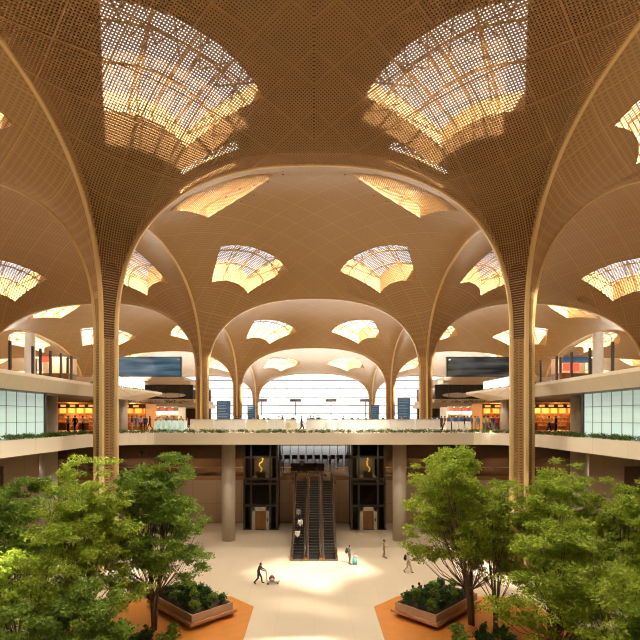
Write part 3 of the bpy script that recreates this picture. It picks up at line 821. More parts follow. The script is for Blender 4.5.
# ------------------------------------------------------------------ gallery screens and balustrades
for s in (-1,1):
    word = 'left' if s < 0 else 'right'
    t = thing('glass_screen', 'tall clear glass screen with dark posts on the %s gallery' % word, 'glass screen', (s*20.9,0,ZT))
    for y in ((33.2,35.9,36.9,38.3,39.9,41.6) if s < 0 else (33.8,36.6,39.2,41.6,44.6)):
        obj('post', MB().box(-.07,.07,y-.09,y+.09,0,2.15), M['charcoal'], t)
    obj('pane', MB().quad((0,26,.05),(0,44.5,.05),(0,44.5,1.9),(0,26,1.9)), M['glass'], t)
    t = thing('frosted_balustrade', 'white frosted glass balustrade at the prow of the %s gallery' % word, 'balustrade', (s*20.4,0,ZT))
    lp = MB(); rl = MB()
    for k in range(3):
        y0, y1 = 48.6+k*3.2, 48.6+k*3.2+3.1
        lp.box(-.04,.04,y0,y1,.08,1.1); rl.box(-.05,.05,y0,y1,1.1,1.15)
    obj('pane', lp, M['frost_white_glow'], t); obj('rail', rl, M['chrome'], t)
    hp = [(s*(20.15 if y < 50 else 19.9-.05*(y-50)+.25), y+random.uniform(-.2,.2), ZT+random.uniform(0,.1), random.uniform(.5,1)) for y in np.arange(44,61,.5) for _ in range(2)]
    tg('trailing_plants', leaf_mesh('trailing_plants', leaf_cloud(hp, 16, (.16,.2,.14), .14,.07, seed=9+s)), M['hedge'], 'thin trailing plants along the lip of the %s gallery' % word, 'plants', None, 'stuff')
    t = thing('gallery_kiosk', 'small %s stall standing behind the glass on the gallery' % ('red-signed' if s < 0 else 'red and blue-signed'), 'stall', (s*24.6,46,ZT))
    obj('counter', MB().box(-1.6,1.6,-.8,.8,0,1.0), M['bronze'], t); pointlamp(s*24.6, 45.9, ZT+2.2, 70); obj('roof', MB().box(-1.8,1.8,-1,1,2.5,2.7), M['soffit'], t)
    for a in (-1.5,1.5): obj('post', MB().box(a-.08,a+.08,-.8,-.64,1.0,2.5), M['charcoal'], t)
    obj('back_panel', MB().box(-1.6,1.6,.7,.8,1.0,2.5), M['ivory'], t)
    if s < 0: obj('sign', MB().box(-1.0,.2,-1.06,-1.0,2.0,2.5), M['red_sign'], t)
    else: obj('sign', MB().box(-1.4,.1,-1.06,-1.0,1.2,1.9), M['red_sign'], t); obj('upper_sign', MB().box(-1.5,.9,-1.08,-1.0,1.95,2.5), M['led_blue'], t)
    obj('light_strip', MB().box(-1.4,1.4,-.9,-.8,2.42,2.48), M['lampglow'], t)
    o = struct('column', MB().cyl(s*24.4,41.5,ZT,20.3,.42,20), M['white'], False); o['label'] = 'pale slim round post behind the gallery glass'; o['category'] = 'column'

# ------------------------------------------------------------------ retail pavilions with the big screens
def shop(x0, x1, y0, z0, h, label, kind, dep=4.0):
    t = thing('shop_unit', label, 'shop', ((x0+x1)/2,y0,z0)); w = (x1-x0)/2
    obj('shell', MB().box(-w,w,dep-.1,dep,0,h).box(-w,-w+.12,0,dep,0,h).box(w-.12,w,0,dep,0,h).box(-w,w,0,dep,h-.1,h), M['shop_orange'] if kind != 'white' else M['ivory'], t)
    obj('shop_floor', MB().box(-w+.12,w-.12,0,dep-.1,0,.04), M['floor2'], t)
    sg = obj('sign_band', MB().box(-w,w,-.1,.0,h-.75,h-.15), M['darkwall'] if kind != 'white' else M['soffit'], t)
    n = max(3, int(w*2/1.1))
    for i in range(n):
        xa = -w+.3+(2*w-.6)*i/n
        obj('sign_lamp', MB().box(xa, xa+(2*w-.6)/n*.55, -.14,-.1, h-.58,h-.34), M['shop_lit'] if kind != 'white' else M['red_sign'], sg)
    sh = MB(); gd = MB()
    for z in (.5,1.0,1.5,2.0): sh.box(-w+.2,w-.2,dep-.5,dep-.12,z-.03,z)
    for z in (.5,1.0,1.5):
        xx = -w+.3
        while xx < w-.4:
            q = random.uniform(.12,.35); gd.box(xx,xx+q,dep-.46,dep-.2,z,z+random.uniform(.15,.38)); xx += q+random.uniform(.03,.15)
    s_ = obj('shelving', sh, M['ivory'], t); obj('goods', gd, M['goods'], s_)['kind'] = 'stuff'
    pn = MB()
    for i in range(n):
        xa = -w+.35+(2*w-.7)*i/n; pn.box(xa, xa+(2*w-.7)/n*.7, dep-.16,dep-.11, 2.1,h-.5)
    obj('lit_panel', pn, M['shop_lit'] if kind == 'orange' else M['shop_white'], t)
    tb = MB()
    for i in range(max(1,n//2)):
        xa = -w+.6+(2*w-1.2)*i/max(1,n//2); tb.box(xa,xa+.9,.6,1.3,.04,.85)
    obj('display_table', tb, M['white'] if kind == 'white' else M['bronze'], t)
    ls = MB()
    for i in range(n):
        xa = -w+.4+(2*w-.8)*i/n; ls.box(xa,xa+.25,dep*.4,dep*.4+.25,h-.14,h-.1)
    obj('ceiling_lamp', ls, M['lampglow'], t)
    pointlamp((x0+x1)/2, y0+dep*.35, z0+h-.6, 120*w if kind == 'orange' else 120*w, (1,.62,.25) if kind == 'orange' else (1,.86,.66))
shop(-34,-25.6,58,ZU,3.4,'orange-lit shop between the thick grey column and the tall ribbed column','orange')
shop(25.6,34,58,ZU,3.4,'orange-lit shop seen between the ribbed column and the thick grey column near the frosted glass','orange')
shop(-25.2,-20.9,60,ZU,3.4,'orange-lit shop under the gallery prow beside the ticket gates','orange')
shop(20.9,25.2,60,ZU,3.4,'orange-lit shop under the gallery prow behind the white kiosks','orange')
shop(-30,-20.2,72,ZU,3.2,'white-lit shop with a red sign behind the row of ticket gates','white')
shop(19.8,30,72,ZU,3.2,'white-lit shop with red lettering behind the white kiosks','white')
for s in (-1,1):
    word = 'left' if s < 0 else 'right'
    def bx(mb, a, b, y0, y1, z0, z1):
        a, b = sorted((s*a, s*b)); return mb.box(a,b,y0,y1,z0,z1)
    t = thing('retail_pavilion', 'beige two-storey pavilion carrying the %s giant screen' % ('blue' if s < 0 else 'dark'), 'pavilion', (0,0,0))
    obj('floor_band', bx(bx(MB(), 19.6, 44, 80, 96, 14.75, 15.5), 20.0, 44, 80.3, 96, 15.5, 16.1), M['fascia'], t)
    g = obj('glazing', bx(MB(), 20.2, 44, 80.8, 80.9, 16.1, 18.5), M['lounge_glass'], t)
    mu = MB()
    for k in range(9): bx(mu, 20.3+k*2.2, 20.4+k*2.2, 80.7, 80.8, 16.1, 18.5)
    obj('mullion', mu, M['black'], g)
    gd = MB().ell((s*24.0,80.74,16.75),(2.6,.05,.42),18,6); obj('pale_oval', gd, M['white'], g)  # flat white oval set just in front of the dark glazing
    obj('bulkhead', bx(bx(MB(), 20.4, 44, 79.6, 90, 18.5, 19.05), 21.4, 44, 79.3, 90, 19.05, 19.7), M['fascia'], t)
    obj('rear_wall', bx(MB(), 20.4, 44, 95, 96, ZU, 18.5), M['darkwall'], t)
    hp = [(s*random.uniform(20,33),79.95,15.62+random.uniform(-.1,.2),1) for _ in range(40)]
    obj('plant_trough', leaf_mesh('plant_trough', leaf_cloud(hp, 14, (.35,.12,.18), .2,.1, seed=20+s)), M['hedge'], t)['kind'] = 'stuff'
    sc_ = thing('video_screen', 'giant %s on the beige bulkhead' % ('blue glowing video screen' if s < 0 else 'dark video screen with faint grey streaks'), 'screen', (s*22,80,19.7))
    a = 0 if s < 0 else 0
    obj('housing', MB().box(min(0,s*13),max(0,s*13),.05,.7,0,3.4), M['black'], sc_)
    obj('display', MB().box(min(s*.12,s*12.9),max(s*.12,s*12.9),-.02,.05,.12,3.3), M['led_blue'] if s < 0 else M['led_dark'], sc_)
    if s < 0:
        pass
    c_ = MB().box(s*.35-.12,s*.35+.12,-.5,-.02,2.75,2.95); obj('camera', c_, M['white'], sc_)

# signs on poles and departure boards
t0 = None
for i, (px, y) in enumerate(((261.5,90),(295.5,90),(331,90),(365.5,90))):
    x = PX(px,y)
    lb = '%s of the four grey T-shaped pole signs, counted from the ticket gates' % ('first','second','third','last')[i]
    if t0 is None:
        t0 = thing('pole_sign', lb, 'sign', (x,y,ZU)); obj('pole', MB().cyl(0,0,0,4.6,.07,10), M['charcoal'], t0); obj('sign_board', MB().box(-1.02,1.02,-.1,.1,4.45,4.95), M['signgrey'], t0)
        obj('base', MB().cyl(0,0,0,.06,.25,14), M['charcoal'], t0)
    else: dup(t0, (x,y,ZU), 0, lb)
for px0, px1, py0, py1, y, lb in ((217,230.5,401,418,74,'dark blue departure board beside the tall ribbed column and gates'),(247.5,255.5,405,419,98,'narrow dark blue departure board in front of a slender ribbed column, escalator-rider side'),
                                  (371,379,405,419,98,'narrow dark blue departure board in front of a slender ribbed column, suitcase side'),(397.5,410,398,418,74,'large dark blue departure board with white rows, nearest the big dark screen')):
    x0, x1, z1 = PX(px0,y), PX(px1,y), PZ(py0,y); w_ = (x1-x0)/2
    t = thing('departure_board', lb, 'information board', ((x0+x1)/2,y,ZU))
    obj('post', MB().box(-w_*.8,-w_*.8+.12,-.05,.1,0,z1-ZU).box(w_*.8-.12,w_*.8,-.05,.1,0,z1-ZU), M['charcoal'], t)
    obj('casing', MB().box(-w_,w_,-.14,.14,.9,z1-ZU), M['black'], t)
    obj('display', MB().box(-w_+.06,w_-.06,-.17,-.14,1.0,z1-ZU-.08), M['fids'], t)
    r_ = MB(); z = z1-ZU-.35
    while z > 1.2: r_.box(-w_*.8,w_*.7*random.uniform(.3,1),-.185,-.17,z,z+.07); z -= .42
    obj('text_rows', r_, M['signgrey'], t)

# ------------------------------------------------------------------ raised planters and decks in the hall
for s in (-1,1):
    word = 'left' if s < 0 else 'right'
    m = MB(); P2 = [(4.15,18),(4.15,33.3),(6.05,35.2),(13.5,35.2),(15.5,33.2),(15.5,18)]
    top = [(s*x,y,.03) for x, y in P2]; m.poly(top if s > 0 else top[::-1])
    for i in range(len(P2)):
        a = top[i]; b = top[(i+1)%len(P2)]; m.quad((a[0],a[1],0),(b[0],b[1],0),b,a)
    struct('floor_deck', m, M['orange'])
    fx, fy = 7.5, 29.6; A = Vector((-R2,R2)); B = Vector((R2,R2))      # local: A towards the aisle, B away from it
    la, lb_ = 3.1, 5.4
    def corner(a, b, e=0.0):
        q = Vector((fx,fy))+A*(a)+B*(b); return (s*q.x, q.y)
    def ringbox(mb, e, z0, z1, hole=None):
        o = [corner(-e,-e),corner(la+e,-e),corner(la+e,lb_+e),corner(-e,lb_+e)]
        if s > 0: o = o
        if hole is None:
            mb.poly([(x,y,z1) for x, y in o])
        else:
            h = [corner(hole,hole),corner(la-hole,hole),corner(la-hole,lb_-hole),corner(hole,lb_-hole)]
            for i in range(4):
                j = (i+1)%4; mb.quad((*o[i],z1),(*o[j],z1),(*h[j],z1),(*h[i],z1)); mb.quad((*h[i],z0),(*h[j],z0),(*h[j],z1),(*h[i],z1))
        for i in range(4):
            j = (i+1)%4; mb.quad((*o[i],z0),(*o[j],z0),(*o[j],z1),(*o[i],z1))
        mb.poly([(x,y,z0) for x, y in o])
        return mb
    t = thing('planter', 'low diamond-set planter box with terracotta bench on the orange deck, %s of the aisle' % word, 'planter')
    obj('plinth', ringbox(MB(), -.35, .03, .30), M['black'], t)
    obj('bench', ringbox(MB(), .18, .30, .46), M['terracotta'], t)
    obj('box', ringbox(MB(), -.02, .46, .92, .10), M['planter_rim'], t)
    obj('soil', ringbox(MB(), -.11, .47, .80), M['soil'], t)
    nsh = 0
    for i in range(3):
        for j in range(6):
            q = Vector((fx,fy))+A*(.58+(la-1.16)*i/2+random.uniform(-.06,.06))+B*(.58+(lb_-1.16)*j/5+random.uniform(-.06,.06))
            hh = random.uniform(.35,.75); cl = []
            for k in range(9):
                a = random.uniform(0,2*PI); r = random.uniform(.05,.24); cl.append((r*math.cos(a),r*math.sin(a),random.uniform(.3,hh+.05),random.uniform(.7,1.1)))
            sp = thing('shrub', 'small dark leafy shrub growing in the %s planter box' % word, 'shrub', (s*q.x,q.y,.80), 0, '%s planter shrubs' % word)
            obj('foliage', leaf_mesh('foliage', leaf_cloud(cl, 50, (.2,.2,.16), .16,.08, seed=int(100+i*7+j+50*s))), M['leaf_dark' if (i+j)%3 else 'leaf_mid'], sp)
            st = MB()
            for k in range(3): st.tube([(0,0,.005),(random.uniform(-.15,.15),random.uniform(-.15,.15),hh*.6)],.015,5)
            obj('stem', st, M['bark'], sp)

# ------------------------------------------------------------------ trees
def tree_meshes(seed, h, rad, base, ncl, per, lean=0.0, stems=3):
    rg = random.Random(seed); tm = MB(); C = []
    lobes = []; nl = 9
    for k in range(nl):
        a = 2.4*k+rg.random()*.6; fz = (k+.5)/nl; rr_ = rad*(.62 if fz < .25 else .58 if fz < .7 else .34)*rg.uniform(.75,1.15)
        z = base+(h-base)*(.14+.76*fz)
        lobes.append((rr_*math.cos(a)+lean*z, rr_*math.sin(a), z, rad*rg.uniform(.42,.60), (h-base)*rg.uniform(.12,.18)))
    lobes.append((lean*h*.7, 0, (h+base)/2+.1*(h-base), rad*.5, (h-base)*.3))
    while len(C) < ncl:
        lb = lobes[rg.randrange(len(lobes))]
        u = Vector((rg.gauss(0,1),rg.gauss(0,1),rg.gauss(0,1))).normalized()*(rg.uniform(.55,1.0) if rg.random() < .93 else rg.uniform(1.05,1.4))
        z = lb[2]+u.z*lb[4]
        if z > h: continue
        C.append((lb[0]+u.x*lb[3], lb[1]+u.y*lb[3], z, rg.uniform(.6,1.25)))
    tops = []
    for k in range(stems):
        a = 2*PI*k/stems+rg.random(); r0 = .16; tx = .28*rad*math.cos(a)+lean*h*.7; ty = .28*rad*math.sin(a); hh = h*rg.uniform(.62,.82)
        pts = [(r0*math.cos(a)*(1-t)+tx*t**1.5+.10*math.sin(3*t+k), r0*math.sin(a)*(1-t)+ty*t**1.5, hh*t) for t in np.linspace(0,1,9)]
        tm.tube(pts,[.10*(1-.75*t)*(h/10)**.7 for t in np.linspace(0,1,9)],7); tops.append(pts)
    for c in C[::3]:
        pts = min(tops, key=lambda q: (q[5][0]-c[0])**2+(q[5][1]-c[1])**2)
        zi = max(2, min(8, int(8*(c[2]-.25*h)/h*1.15))); p0 = Vector(pts[zi]); p1 = Vector(c[:3])
        midp = (p0+p1)/2+Vector((0,0,-.12*(p1-p0).length))
        tm.tube([tuple(p0),tuple(midp),tuple(p1)],[.028,.018,.007],5)
    V = leaf_cloud(C, per, (.52,.52,.24), .17,.085, seed=seed)
    return tm.mesh('trunk'), leaf_mesh('foliage', V)
TV = {}
def tree(x, y, h, rad, base, seed, leafm, label, ncl=150, per=95, stems=3, lean=0.0, group='indoor trees'):
    t = thing('tree', label, 'tree', (x,y,.03), 0, group)
    a, b = tree_meshes(seed, h, rad, base, ncl, per, lean, stems)
    obj('trunk', a, M['bark'], t, True); obj('foliage', b, M[leafm], t)
    return t
tree(-9.9, 29.6, 11.0, 3.3, 2.4, 11, 'leaf_mid', 'tall bushy green tree beside the planter box, nearest the lift with the straight squiggle', 360, 130, 3)
tree(-15.4, 30.5, 11.0, 3.2, 2.5, 12, 'leaf_bright', 'pale green tree whose top reaches the fascia beside the round grey column', 120, 90, 2)
tree(-17.6, 26.6, 9.8, 3.4, 1.2, 13, 'leaf_mid', 'broad green tree below the left frosted glass wall', 255, 125)
tree(-12.6, 25.8, 9.7, 3.1, 2.6, 14, 'leaf_bright', 'yellow-green tree in front of the tall ribbed column, trunks showing against the pale floor', 210, 125)
tree(-13.4, 22.0, 8.0, 3.3, .4, 15, 'leaf_bright', 'low wide yellow-green tree in front of the broad tree below the left frosted glass', 170, 100)
tree(-9.9, 20.6, 6.0, 2.4, .3, 16, 'leaf_mid', 'short yellow-green tree at the bottom edge near the orange deck, planter on its aisle side', 165, 125)
tree(9.9, 30.4, 11.3, 3.0, 2.6, 21, 'leaf_bright', 'tall bright green tree behind the planter box, beside the round concrete column', 360, 130, 3, -.17)
tree(11.0, 29.3, 9.3, 2.3, 4.2, 22, 'leaf_bright', 'slim tree with bare trunks standing behind the planter and before the tall ribbed column', 110, 85, 3)
tree(14.2, 29.0, 10.4, 3.5, 2.4, 23, 'leaf_bright', 'wide yellow-green tree just outside the tall ribbed column', 270, 125)
tree(17.8, 27.0, 9.8, 3.3, 1.5, 24, 'leaf_bright', 'broad yellow-green tree below the right frosted glass wall', 240, 125)
tree(12.2, 24.3, 8.4, 2.9, 1.0, 25, 'leaf_bright', 'leafy tree with thin stems standing at the near edge of the orange deck', 210, 125)
tree(13.2, 20.8, 7.4, 3.1, .3, 26, 'leaf_bright', 'low wide yellow-green tree in front of the leafy tree with thin stems', 160, 100)
tree(-12.6, 18.4, 5.6, 2.5, .2, 17, 'leaf_mid', 'lowest bushy tree cut off by the bottom left corner of the view', 160, 125)
tree(12.4, 18.2, 5.2, 2.4, .2, 27, 'leaf_mid', 'lowest bushy tree cut off by the bottom right corner of the view', 160, 125)
# shrubs round the trunks
for s in (-1,1):
    for i in range(9):
        x = s*(8.4+(i%3)*1.35+random.uniform(-.1,.1)); y = 25.9+(i//3)*1.2+random.uniform(-.1,.1); cl = []
        for k in range(9):
            a = random.uniform(0,2*PI); r = random.uniform(.05,.30); cl.append((r*math.cos(a),r*math.sin(a),random.uniform(.15,.85),random.uniform(.8,1.2)))
        t = thing('bush', 'low leafy bush at the foot of the %s trunks' % ('left-hand' if s < 0 else 'right-hand'), 'bush', (x,y,.03), 0, 'bushes under the trees %s' % ('left' if s < 0 else 'right'))
        obj('foliage', leaf_mesh('foliage', leaf_cloud(cl, 45, (.22,.22,.2), .20,.10, seed=300+i+20*s)), M['leaf_dark' if i%3 else 'leaf_mid'], t)
        st = MB()
        for k in range(3): st.tube([(0,0,0),(random.uniform(-.2,.2),random.uniform(-.2,.2),.5)],.02,5)
        obj('stem', st, M['bark'], t)
# ------------------------------------------------------------------ people
RSK, RHAIR, RTOP, RFORE, RLEG, RSHANK, RSHOE, REYE = range(8)
def body_mesh(name, J, hem=.88):
    """J: joint positions; one continuous skinned, fused surface with material regions by nearest limb"""
    names = ['pelvis','waist','chest','neck','head','shL','elL','wrL','shR','elR','wrR','hiL','knL','anL','toL','hiR','knR','anR','toR']
    rad = dict(pelvis=.155,waist=.14,chest=.165,neck=.052,head=.06,shL=.07,elL=.05,wrL=.035,shR=.07,elR=.05,wrR=.035,
               hiL=.10,knL=.070,anL=.050,toL=.038,hiR=.10,knR=.070,anR=.050,toR=.038)
    ed = [('pelvis','waist'),('waist','chest'),('chest','neck'),('neck','head'),('chest','shL'),('shL','elL'),('elL','wrL'),('chest','shR'),('shR','elR'),('elR','wrR'),
          ('pelvis','hiL'),('hiL','knL'),('knL','anL'),('anL','toL'),('pelvis','hiR'),('hiR','knR'),('knR','anR'),('anR','toR')]
    mb = MB()
    for a, b in ed:                             # tapered limbs with rounded joints, fused into one skin below
        A, B = Vector(J[a]), Vector(J[b]); n = 5
        if (a, b) in (('pelvis','waist'),('waist','chest')):
            for t in np.linspace(0, 1, 4):
                p = A.lerp(B, t); r_ = rad[a]*(1-t)+rad[b]*t; mb.ell(tuple(p), (r_*1.12, r_*.80, .12), 14, 8)
            continue
        mb.tube([tuple(A.lerp(B, t)) for t in np.linspace(0, 1, n)], [rad[a]*(1-t)+rad[b]*t if a not in ('chest','pelvis') else (.085*(1-t)+rad[b]*t) for t in np.linspace(0, 1, n)], 10)
        mb.ell(tuple(B), (rad[b],)*3, 10, 8)
    S = (Vector(J['shL'])+Vector(J['shR']))/2; mb.ell(tuple(S+Vector((0,0,-.06))), (.185,.105,.11), 14, 8)
    h = Vector(J['headc']); f = Vector(J.get('face', (0,1,0))).normalized(); r_ = f.cross(Vector((0,0,1))).normalized()
    rot = Matrix((r_, f, Vector((0,0,1)))).transposed()
    L = lambda a, b, c: tuple(h+r_*a+f*b+Vector((0,0,c)))
    mb.ell(tuple(h), (.076,.096,.118), 14, 10, rot=rot); mb.ell(L(0,.02,-.065), (.055,.068,.055), 10, 6, rot=rot)
    mb.ell(L(0,.098,-.02), (.014,.02,.022), 6, 5, rot=rot); mb.ell(L(0,.09,-.062), (.024,.012,.012), 6, 5, rot=rot)
    for s in (-1,1): mb.ell(L(s*.078,-.005,-.015), (.014,.022,.034), 6, 5, rot=rot)
    mb.ell(L(0,-.018,.022), (.084,.094,.108), 12, 8, rot=rot)
    for sd, el, wr in ((-1,'elL','wrL'),(1,'elR','wrR')):
        w_ = Vector(J[wr]); d = (w_-Vector(J[el])).normalized(); side = d.cross(Vector((0,0,1)))
        side = Vector((0,1,0)) if side.length < .2 else side.normalized()
        up = side.cross(d).normalized(); pc = w_+d*.05
        mb.ell(tuple(pc), (.040,.022,.052), 8, 6, rot=Matrix((side, up, d)).transposed())
        for k, (of, ln) in enumerate(((-.030,.060),(-.010,.075),(.010,.070),(.030,.052))):
            a = pc+side*of+d*.03; b = a+d*ln*.55-up*.006; c = b+d*ln*.40-up*.022
            mb.tube([tuple(a),tuple(b),tuple(c)], [.0095,.009,.0075], 6)
        a = pc+side*.034-d*.02; b = a+side*.028+d*.03; c = b+d*.03+side*.002
        mb.tube([tuple(a),tuple(b),tuple(c)], [.012,.0105,.008], 6)
    o = bpy.data.objects.new('fuse', mb.mesh('fuse')); COL.objects.link(o)
    md = o.modifiers.new('r', 'REMESH'); md.mode = 'VOXEL'; md.voxel_size = .0125; md.use_smooth_shade = True
    sm = o.modifiers.new('m', 'SMOOTH'); sm.factor = .5; sm.iterations = 2
    dg = bpy.context.evaluated_depsgraph_get(); dg.update()
    m2 = bpy.data.meshes.new_from_object(o.evaluated_get(dg)); bpy.data.objects.remove(o); m2.name = name
    for _ in range(8): m2.materials.append(M['rug'])
    seg = [(a, b) for a, b in ed]; n = len(m2.polygons)
    C = np.zeros(n*3, np.float32); m2.polygons.foreach_get('center', C); C = C.reshape(-1,3)
    best = np.full(n, 9.0); reg = np.zeros(n, int)
    rg = {('pelvis','waist'):RTOP,('waist','chest'):RTOP,('chest','neck'):RTOP,('neck','head'):RSK,('chest','shL'):RTOP,('shL','elL'):RTOP,('elL','wrL'):RFORE,('chest','shR'):RTOP,('shR','elR'):RTOP,('elR','wrR'):RFORE,
          ('pelvis','hiL'):RLEG,('hiL','knL'):RLEG,('knL','anL'):RSHANK,('anL','toL'):RSHOE,('pelvis','hiR'):RLEG,('hiR','knR'):RLEG,('knR','anR'):RSHANK,('anR','toR'):RSHOE}
    for a, b in seg:
        A = np.array(J[a]); B = np.array(J[b]); t = np.clip(((C-A)@(B-A))/max(1e-9,(B-A)@(B-A)),0,1)
        d = np.linalg.norm(C-(A+t[:,None]*(B-A)), axis=1)-.5*(rad[a]+rad[b]); k = d < best
        best[k] = d[k]; reg[k] = rg[(a,b)]
    hc = np.array(J['headc']); dh = C-hc; R = np.array(rot); loc = dh@R
    hd = (np.linalg.norm(loc/np.array([.1,.12,.14]), axis=1) < 1.12) & (loc[:,2] > -.13); reg[hd] = RSK
    hair = hd & ((loc[:,2] > .055) | ((loc[:,1] < -.005+.3*loc[:,2]) & (loc[:,2] > -.07) & (np.abs(loc[:,0]) < .085))); reg[hair] = RHAIR
    for s in (-1,1): reg[hd & (np.linalg.norm(loc-np.array([s*.03,.088,.008]), axis=1) < .014)] = REYE
    for el, wr in (('elL','wrL'),('elR','wrR')):
        w_ = np.array(J[wr]); d = w_-np.array(J[el]); d /= np.linalg.norm(d)
        along = (C-w_)@d; near = np.linalg.norm(C-w_, axis=1) < .22
        reg[near & (along > -.005) & (reg == RFORE)] = RSK
    m2.polygons.foreach_set('material_index', reg.astype(np.int32)); m2.update()
    return m2
def pose(**k):
    J = dict(pelvis=(0,0,.95),waist=(0,.01,1.10),chest=(0,.01,1.32),neck=(0,.02,1.49),head=(0,.03,1.56),headc=(0,.035,1.60),
             shL=(-.185,.0,1.42),elL=(-.225,-.02,1.14),wrL=(-.225,.05,.90),shR=(.185,0,1.42),elR=(.225,-.02,1.14),wrR=(.225,.05,.90),
             hiL=(-.095,0,.90),knL=(-.10,.02,.50),anL=(-.105,-.02,.09),toL=(-.125,.14,.035),hiR=(.095,0,.90),knR=(.10,.02,.50),anR=(.105,-.02,.09),toR=(.125,.14,.035))
    J.update(k); return J
stride = dict(knL=(-.10,.20,.53),anL=(-.10,.27,.10),toL=(-.11,.43,.05),knR=(.10,-.03,.50),anR=(.10,-.33,.16),toR=(.11,-.21,.045))
POSE = {
 'stand': body_mesh('person_stand', pose()),
 'walk': body_mesh('person_walk', pose(**stride, elL=(-.23,-.12,1.16),wrL=(-.22,-.08,.92),elR=(.23,.08,1.16),wrR=(.21,.25,1.00))),
 'push': body_mesh('person_push', pose(**stride, chest=(0,.10,1.30),neck=(0,.15,1.46),head=(0,.17,1.52),headc=(0,.185,1.56),shL=(-.185,.10,1.40),shR=(.185,.10,1.40),
      elL=(-.22,.26,1.18),wrL=(-.17,.50,1.10),elR=(.22,.26,1.18),wrR=(.17,.50,1.10))),
 'reach': body_mesh('person_reach', pose(knR=(.10,.08,.50),anR=(.12,.10,.09),toR=(.14,.26,.035),anL=(-.11,-.12,.09),toL=(-.13,.04,.035),elR=(.30,.12,1.20),wrR=(.26,.34,1.10))),
 'seat': body_mesh('person_seat', pose(pelvis=(0,0,.12),waist=(0,.02,.28),chest=(0,.06,.48),neck=(0,.09,.65),head=(0,.11,.71),headc=(0,.13,.75),shL=(-.185,.06,.58),shR=(.185,.06,.58),
      elL=(-.23,.12,.32),wrL=(-.13,.33,.24),elR=(.23,.12,.32),wrR=(.13,.33,.24),hiL=(-.095,.04,.10),knL=(-.14,.44,.10),anL=(-.14,.42,-.34),toL=(-.15,.57,-.40),hiR=(.095,.04,.10),knR=(.14,.44,.10),anR=(.14,.42,-.34),toR=(.15,.57,-.40))),
}
CL = {}
def cloth(c):
    if c not in CL: CL[c] = mat('cloth_%d' % len(CL), c, .85, vary=.15, scale=20)
    return CL[c]
BLK=(.02,.02,.022); WHT=(.75,.73,.68); NVY=(.03,.05,.12); GRY=(.22,.22,.23); KHK=(.40,.31,.20); RED=(.45,.05,.05); BLU=(.12,.22,.42); TEA=(.10,.32,.32); OLV=(.17,.17,.10); PNK=(.6,.3,.33); BRN=(.16,.09,.05); YEL=(.6,.42,.08)
SKIN=(.40,.22,.13)
def person(ps, x, y, z, rz, top, leg, label, long=True, group=None, sc=1.0, hair=(.015,.012,.01), shoe=BLK):
    o = link(bpy.data.objects.new('person', POSE[ps])); o.location = (x,y,z); o.rotation_euler.z = rz; o.scale = (sc,)*3
    mats = [cloth(SKIN), cloth(hair), cloth(top), cloth(top) if long else cloth(SKIN), cloth(leg), cloth(leg), cloth(shoe), cloth((.01,.01,.01))]
    for i, m in enumerate(mats): o.material_slots[i].link = 'OBJECT'; o.material_slots[i].material = m
    return tag(o, label, 'person', group)
E, W_, N_, S_ = -PI/2, PI/2, 0.0, PI        # facing +x, -x, away, towards the viewer
# the hall
person('push', -4.35, 37.9, 0, E, (.035,.03,.03), (.03,.027,.027), 'person in a dark coat striding behind a luggage trolley across the pale floor')
person('stand', 3.15, 42.9, 0, E+.2, (.13,.12,.11), (.10,.095,.09), 'person in grey with a dark backpack standing beside a teal suitcase')
person('reach', 6.5, 44.9, 0, E-.25, (.36,.28,.19), (.27,.21,.14), 'person in plain khaki stepping forward with one arm out, alone on the floor')
person('walk', 7.9, 40.6, 0, E-.5, (.60,.54,.45), (.45,.38,.30), 'person in light clothes with a black backpack walking towards the trees', False)
A_ = Vector((-R2,R2)); B_ = Vector((R2,R2)); F_ = Vector((7.5,29.6))
for b, lb in ((2.55,'person in black sitting on the planter bench, nearer the aisle'),(3.35,'person in black sitting on the planter bench, close under the tree leaves')):
    q = F_+A_*3.26+B_*b; person('seat', q.x, q.y, .475, PI/4, (.02,.018,.02), (.03,.03,.04), lb)
# luggage trolley and its bag
t = thing('luggage_trolley', 'silver luggage trolley pushed by the person in the dark coat', 'trolley', (-3.35,37.9,0))
f = MB(); 
for s in (-1,1):
    f.tube([(-.48,s*.2,1.06),(-.40,s*.2,.95),(-.33,s*.2,.16),(.55,s*.14,.16),(.62,s*.14,.22),(.64,s*.14,.36)],.026,6)
f.tube([(-.33,-.2,.5),(-.33,.2,.5)],.014,6); f.tube([(.64,-.14,.36),(.64,.14,.36)],.014,6)
obj('frame', f, M['chrome'], t); obj('handle', MB().tube([(-.48,-.24,1.06),(-.48,.24,1.06)],.024,8), M['rug'], t)
obj('deck', MB().box(-.30,.58,-.18,.18,.15,.18), M['chrome'], t)
for wx, wy in ((-.25,-.18),(-.25,.18),(.5,0)): obj('wheel', MB().tube([(wx,wy-.03,.075),(wx,wy+.03,.075)],.075,12), M['rug'], t)
t = thing('duffel_bag', 'dark reddish bag riding on the luggage trolley', 'bag', (-3.3,37.9,.18))
obj('body', MB().ell((0,0,.26),(.23,.16,.26),12,8), cloth((.14,.05,.045)), t, True); obj('carry_handle', MB().tube([(-.1,0,.50),(-.06,0,.58),(.06,0,.58),(.1,0,.50)],.014,6), cloth(BLK), t); obj('pocket', MB().ell((.02,-.14,.2),(.13,.05,.12),10,6), cloth((.55,.35,.33)), t, True)
